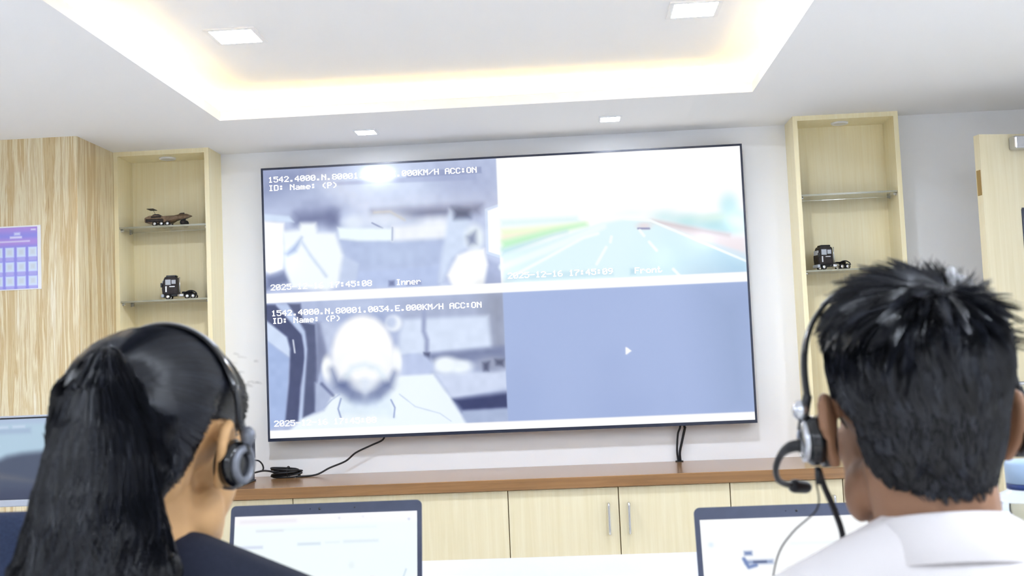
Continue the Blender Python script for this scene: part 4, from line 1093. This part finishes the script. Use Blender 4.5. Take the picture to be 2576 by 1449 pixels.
for p in roots:
    P = Vector(p); l = HMi @ P
    loc, nrm, _, _ = bv.find_nearest(P)
    if nrm.dot(P-HMm @ Vector((0, 0, .02))) < 0: nrm = -nrm
    nl = (HMi.to_3x3() @ nrm).normalized()
    lv = np.array(l)
    away = Vector(lv-whorl); away = away - nl*away.dot(nl)
    if away.length < 1e-4: continue
    away.normalize()
    down = Vector((0, -.15, -1)); down = down-nl*down.dot(nl)
    back = max(0, min(1, (.085-l.z)/.07))
    tn = noise.noise(l*38)*.9*max(.15, min(1, (l.z+.05)/.07)); tn2 = noise.noise(l*38+Vector((9, 3, 1)))*.9
    swirl = nl.cross(away)
    d = away*(1-back*.7)+down*back*1.2+swirl*(.35+tn*.8)
    d.normalize()
    topf = max(0, min(1, (l.z-.075)/.045))
    topf *= max(0, min(1, (nl.z-.15)/.5))
    lift = .05+.40*topf*(.6+.7*random.random())+.12*max(0, tn2)*(.25+.75*topf)
    L = (.010+.020*max(0, min(1, (l.z+.045)/.12))+.010*topf)*(.6+.7*random.random())
    L *= 1-.35*max(0, min(1, (abs(l.x)-.035)/.025))
    nz = max(0, min(1, (l.z+.055)/.06)); L = L*nz+.008*(1-nz); lift = lift*nz+.10*(1-nz)
    dl = (d+nl*lift).normalized()
    pts = [l-nl*.002]
    q = l.copy()
    for k in range(5):
        q = q+dl*(L/5); dl = (dl+d*.10-nl*.07*(1-topf*.6)+swirl*tn2*.16).normalized(); pts.append(q.copy())
    paths.append([np.array(HMm @ v) for v in pts])
def clump(paths, n, amount, rng):
    mids = np.array([p[len(p)//2] for p in paths]); ids = rng.choice(len(paths), n, replace=False)
    out = []
    for k, p in enumerate(paths):
        j = ids[np.argmin(((mids[ids]-mids[k])**2).sum(1))]; g = np.asarray(paths[j]); p = np.asarray(p)
        m = min(len(g), len(p)); t = np.linspace(0, 1, m)[:, None]**1.3*amount
        out.append(p[:m]*(1-t)+g[:m]*t)
    return out
paths = clump(paths, 900, .62, rng)
# the tuft that sticks out over the right temple and the spikes along the top
for k in range(420):
    a = random.random()
    if k < 140:
        l = Vector((.070+.012*random.random(), -.01+.05*random.random(), .072+.020*random.random())); dl = Vector((.8, -.1, -.05+.35*random.random())); L = .020+.020*random.random()
    else:
        l = Vector((-.045+.10*random.random(), -.03+.10*random.random(), .126+.006*random.random())); l.z -= 4.5*(l.x)**2; dl = Vector((.6*(random.random()-.45), -.35+.5*random.random(), .7)); L = .014+.018*random.random()
    dl.normalize(); pts = [l.copy()]; q = l.copy()
    for j in range(5): q = q+dl*(L/5); dl = (dl+Vector((.05, 0, -.10))).normalized(); pts.append(q.copy())
    paths.append([np.array(HMm @ v) for v in pts])
obj('hair_strands', strands_mesh('s', paths, .0005), M['strand'], hr, False)
for s in (-1, 1):
    e_ = obj('eye', ell(BM(), HMm @ Vector((s*.031, .0790, .0125)), (.0118, .0118, .0118)), M['eye'], man, True)
    obj('iris', ell(BM(), HMm @ Vector((s*.031, .0893, .0125)), (.0052, .0022, .0052)), M['black_gloss'], e_, True)
# shirt
b = BM(); torso(b, Tm, .015, False)
for s in (-1, 1):
    sh, el, wr = Tm['sh'][s], Tm['el'][s], Tm['wr'][s]
    limb(b, [sh, (Vector(sh)*.45+Vector(el)*.55), el], [.058, .054, .047]); limb(b, [el, Vector(wr)*.85+Vector(el)*.15], [.047, .036])
shirt = obj('shirt', fuse(b, .006, 4), M['shirt'], man, True)
cc = Vector(Tm['c7'])+Vector((0, .016, 0))
def ring_pts(r, ry, z, dz_front, n=48, off=(0, 0)):
    return [(cc.x+off[0]+r*math.sin(2*PI*k/n), cc.y+off[1]-ry*math.cos(2*PI*k/n), z-dz_front*(1-math.cos(2*PI*k/n))/2) for k in range(n)]
b = BM(); rows = []
zt_ = 1.1425
for r, ry, z, df in ((.0545, .056, zt_-.030, .02), (.0550, .0565, zt_-.003, .03), (.0570, .0590, zt_, .03), (.0600, .0620, zt_-.003, .032), (.0670, .0690, zt_-.022, .036), (.0730, .0740, zt_-.038, .042), (.0725, .0735, zt_-.0395, .042), (.0660, .0670, zt_-.030, .04)):
    rows.append([b.verts.new(v) for v in ring_pts(r, ry, z, df)])
for a, c in zip(rows, rows[1:]):
    for k in range(48): b.faces.new((a[k], a[(k+1) % 48], c[(k+1) % 48], c[k]))
obj('collar', b, M['shirt'], shirt, True)
# trousers and shoes
def lowers(T, who):
    b = BM(); ell(b, Vector(T['pelvis'])+Vector((0, 0, -.012)), (.178, .138, .098))
    for s in (-1, 1):
        limb(b, [T['hip'][s], T['kn'][s]], [.093, .066]); limb(b, [T['kn'][s], T['an'][s]], [.066, .05])
    obj('trousers', fuse(b, .008, 5), M['trousers'], who, True)
    for s in (-1, 1):
        a = Vector(T['an'][s]); b = BM()
        ell(b, (a.x, a.y+.02, .045), (.044, .07, .045)); ell(b, (a.x, a.y+.12, .035), (.042, .085, .034))
        t_ = fuse(b, .006, 4)
        for v in t_.vertices: v.co.z = max(v.co.z, 0.002)
        obj('shoe', t_, M['shoe'], who, True)
lowers(Tm, man)
headset(HMm, 'black headset with silver cup and microphone boom worn by the person in the white shirt', -1, .142, .0965, .088, .050)
k = obj('headset_cable', tube(BM(), [tuple(HMm @ Vector(v)) for v in ((-.088, .012, -.034), (-.080, .030, -.050), (-.068, .044, -.075), (-.060, .052, -.10), (-.060, .062, -.125))] + [(.256, 1.092, 1.03)], .0030), M['cable'], None, True)
tag(k, 'thick black cord running down along the jaw of the person in the white shirt', 'cable')
k = obj('headset_cable', tube(BM(), [tuple(HMm @ Vector(v)) for v in ((-.094, 0, -.046), (-.094, .004, -.068))] + [(.205, 1.10, 1.105), (.196, 1.14, 1.075), (.196, 1.20, 1.02), (.20, 1.30, .92), (.205, 1.42, .80), (.20, 1.55, .7655), (.18, 1.70, .7645)], .00085, seg=6), M['cable'], None, True)
tag(k, 'thin dark cable hanging from the headset in front of the nearly blank laptop', 'cable')

# ---- the woman with the ponytail
EW = Vector((-.425, 1.115, 1.201))
HMw = head_matrix(EW, -.27, -.13, .04)
Tw = pose(EW, (.0, -.030, -.113), .168, {-1: (-.56, 1.60, .806), 1: (-.40, 1.60, .806)}, {-1: (-.555, 1.335, .835), 1: (-.235, 1.335, .835)}, True)
wom = thing('person', 'person seen from behind with long black ponytail and dark sleeveless vest', 'person', (EW.x, 1.06, .47))
bodyw = figure_body(HMw, None, Tw, True)
obj('body', bodyw, M['skin_w'], wom, True)
HWi = HMw.inverted()
def mask_w(l):
    x, y, z = l[:, 0], l[:, 1], l[:, 2]; ax = np.abs(x)
    zl = np.interp(y, [-.11, -.085, -.060, -.036, -.024, .024, .040, .060, .080, .10], [-.10, -.085, -.050, -.012, .036, .038, .012, .050, .080, .086])
    f = z-zl
    f = np.where((ax > .0795) & (z < .046), -1, f)
    return np.where(np.linalg.norm(l-np.array([0, 0, .03]), axis=1) > .160, -1, f)
def thick_w(l, f): return .001+sstep(0, .035, f)*.009
shw = hair_shell(bodyw, HWi, mask_w, thick_w)
hw = obj('hair', shw, M['hair'], wom, True)
# hanging bulk below the gather point
b = BM()
CH_ = [(-.440, 1.028, 1.278, .028, .022), (-.438, 1.022, 1.258, .044, .030), (-.436, 1.018, 1.232, .053, .034), (-.438, 1.014, 1.205, .058, .036), (-.442, 1.008, 1.172, .062, .036), (-.440, 1.000, 1.140, .069, .036), (-.441, .994, 1.105, .079, .036), (-.450, .988, 1.065, .075, .036), (-.450, .980, 1.02, .064, .032), (-.448, .976, .975, .045, .026), (-.446, .974, .945, .025, .018)]
for x, y, z, rx, ry in ((-.442, 1.034, 1.262, .058, .018), (-.438, 1.034, 1.235, .066, .020), (-.440, 1.034, 1.20, .064, .020)): ell(b, (x, y, z), (rx, ry, .036), sub=3)
for x, y, z, rx, ry in CH_: ell(b, (x, y, z), (rx, ry, .034), sub=3)
bulk = fuse(b, .005, 8)
for v in bulk.vertices:       # soft lengthwise waves
    q = Vector((v.co.x*26, v.co.y*10, v.co.z*4.5)); f_ = (noise.noise(q)*.004+noise.noise(Vector((v.co.x*60, 3, v.co.z*14)))*.004)*(1.2 if v.co.z < 1.14 else .25)
    v.co += v.normal*f_
bulk.update()
pony = obj('ponytail', bulk, M['hair'], wom, True)
rng = np.random.default_rng(5)
bvc = bvh_of(shw); bvb = bvh_of(bulk, shw)
G = Vector((-.440, 1.002, 1.280))
paths = []
cen = HMw @ Vector((0, -.01, .03))
for p in sample_faces(shw, 8500, rng):
    q = Vector(p); l = HWi @ q
    off = .0006+.0022*random.random(); pts = []
    wv = noise.noise(q*30)
    for k in range(12):
        loc, nrm, _, _ = bvc.find_nearest(q)
        if nrm.dot(loc-cen) < 0: nrm = -nrm
        pts.append(np.array(loc+nrm*off)); q = loc
        d = G-q
        if d.length < .02: break
        d = d-nrm*d.dot(nrm); d.normalize(); q = q+d*.0095
    if len(pts) >= 4: paths.append(pts)
obj('hair_strands', strands_mesh('s', clump(paths, 260, .35, rng), .0005, .6), M['strand'], hw, False)
paths = []
for k in range(5200):
    a = (random.random()*2-1)*1.3; z0_ = 1.290-.055*random.random()**1.5 if k % 3 else 1.26-.22*random.random(); a *= 1 if z0_ < 1.235 else .75
    w0 = np.interp(z0_, [.94, 1.02, 1.10, 1.17, 1.235, 1.285], [.02, .06, .074, .062, .052, .026])
    xc_ = np.interp(z0_, [.94, 1.10, 1.20, 1.30], [-.446, -.447, -.438, -.440])
    q = Vector((xc_+a*w0, .94, z0_)); pts = []; ph = random.random()*6; off = .0005+.004*random.random()**2
    fly = 1.0
    for j in range(16):
        loc, nrm, _, _ = bvb.find_nearest(Vector((q.x, .955+.075*max(0, min(1, (abs(a)-.7)/.6)), q.z)))
        if nrm.y > 0: nrm = -nrm
        pts.append(np.array(loc+nrm*off))
        z = q.z-.0145; w1 = np.interp(z, [.94, 1.02, 1.10, 1.17, 1.235, 1.285], [.02, .06, .074, .062, .052, .026])
        xc2 = np.interp(z, [.94, 1.10, 1.20, 1.30], [-.446, -.447, -.438, -.440])
        am = .0035 if z > 1.17 else .0085
        q = Vector((xc2+a*w1+am*math.sin(ph+z*70+a*3), .94, z))
        if z < .95: break
    if len(pts) >= 5: paths.append(pts)
for p in sample_faces(bulk, 9000, rng):
    if p[2] < 1.225 or p[1] > 1.035: continue
    q = Vector(p); pts = []; off = .0006+.0022*random.random()
    for j in range(9):
        loc, nrm, _, _ = bvb.find_nearest(q)
        if nrm.y > 0 and nrm.z < .3: nrm = -nrm
        pts.append(np.array(loc+nrm*off)); q = loc
        d = Vector((.35*(q.x+.440)/.03, -.15, -1)); d = d-nrm*d.dot(nrm)
        if d.length < 1e-4: break
        d.normalize(); q = q+d*.008
    if len(pts) >= 5: paths.append(pts)
obj('ponytail_strands', strands_mesh('s', clump(paths, 150, .6, rng), .00055, .6), M['strand'], pony, False)
# loose hairs over the forehead side
paths = []
for k in range(16):
    l = Vector((.055+.02*random.random(), .02+.05*random.random(), .075+.035*random.random())); dl = Vector((.7, .1, .3*(random.random()-.3))).normalized(); pts = []
    L = .006+.008*random.random()
    for j in range(6): pts.append(np.array(HMw @ l)); l = l+dl*L/6; dl = (dl+Vector((-.02, -.03, -.16*random.random()))).normalized()
    paths.append(pts)
obj('loose_hair', strands_mesh('s', paths, .0002, .5), M['strand'], hw, False)
for s in (-1, 1):
    e_ = obj('eye', ell(BM(), HMw @ Vector((s*.031, .0790, .0125)), (.0118, .0118, .0118)), M['eye'], wom, True)
    obj('iris', ell(BM(), HMw @ Vector((s*.031, .0893, .0125)), (.0052, .0022, .0052)), M['black_gloss'], e_, True)
b = BM(); torso(b, Tw, .007, True)
for s in (-1, 1):
    sh, el, wr = Tw['sh'][s], Tw['el'][s], Tw['wr'][s]
    limb(b, [sh, (Vector(sh)*.45+Vector(el)*.55), el], [.051, .049, .043]); limb(b, [el, Vector(wr)*.85+Vector(el)*.15], [.043, .032])
obj('blouse', fuse(b, .006, 6), M['blouse'], wom, True)
Tv = dict(Tw); 
b = BM(); c = Vector(Tw['c7'])
for s in (-1, 1):
    sh = Vector(Tw['sh'][s])
    capsule(b, c+Vector((s*.030, .004, -.004)), sh+Vector((-s*.030, 0, .014)), .047, .048)
    ell(b, c+Vector((s*.070, .012, -.14)), (.092, .094, .125)); ell(b, c+Vector((s*.065, .115, -.20)), (.065, .062, .07))
ell(b, c+Vector((0, .012, -.045)), (.066, .066, .062)); ell(b, Tw['chest'], (.165, .112, .16)); ell(b, (Vector(Tw['chest'])+Vector(Tw['belly']))/2, (.152, .110, .17)); ell(b, Tw['belly'], (.143, .110, .17))
obj('vest', fuse(b, .006, 6), M['vest'], wom, True)
lowers(Tw, wom)
headset(HMw, 'black headset with shiny band and cup worn over the long black hair', 0, .1320, .0915, .086, -.008, 1.0)

# ---- chairs
def chair(x, y, top, wdt, label, m, ydir=1):
    t = thing('office_chair', label, 'chair', (x, y, 0))
    obj('seat', box(BM(), x-wdt*.46, x+wdt*.46, y-.20, y+.24, .415, .47, .022, 3), m, t)
    yb_ = y-.30
    b = BM(); box(b, x-wdt/2, x+wdt/2, yb_, yb_+.055, .60, top, .024, 4)
    for v in b.verts: v.co.y += .035*((v.co.x-x)/(wdt/2))**2 - .05*(v.co.z-.6)*.4
    obj('backrest', b, m, t, True)
    obj('back_bracket', box(BM(), x-.03, x+.03, yb_-.03, yb_-.005, .36, .72, .006, 1), M['black'], t)
    obj('under_frame', box(BM(), x-.04, x+.04, yb_-.03, y+.12, .37, .412, .006, 1), M['black'], t)
    obj('gas_post', cyl(cyl(BM(), (x, y, .09), (x, y, .25), .028), (x, y, .2), (x, y, .40), .018), M['silver'], t, True)
    for k in range(5):
        a = 2*PI*k/5+.3; e = Vector((x+wdt*.46*math.cos(a), y+wdt*.46*math.sin(a), .075))
        lg = obj('leg', tube(BM(), [(x, y, .105), tuple(e)], [.026, .015], seg=10, sub=1), M['black'], t, True)
        cdir = Vector((math.cos(a+1.2), math.sin(a+1.2), 0))*.011
        obj('castor', cyl(BM(), e-cdir-Vector((0, 0, .046)), e+cdir-Vector((0, 0, .046)), .0285, seg=18), M['black_gloss'], lg)
    return t
chair(-.845, 1.555, 1.128, .47, 'empty navy fabric office chair pushed in at the desk beside the long ponytail', M['navy'])
chair(Tm['c7'][0], Tm['c7'][1]+.06, .90, .40, 'office chair under the person in the white shirt', M['navy'])
chair(Tw['c7'][0], Tw['c7'][1]+.06, .86, .36, 'office chair under the person in the dark vest', M['navy'])
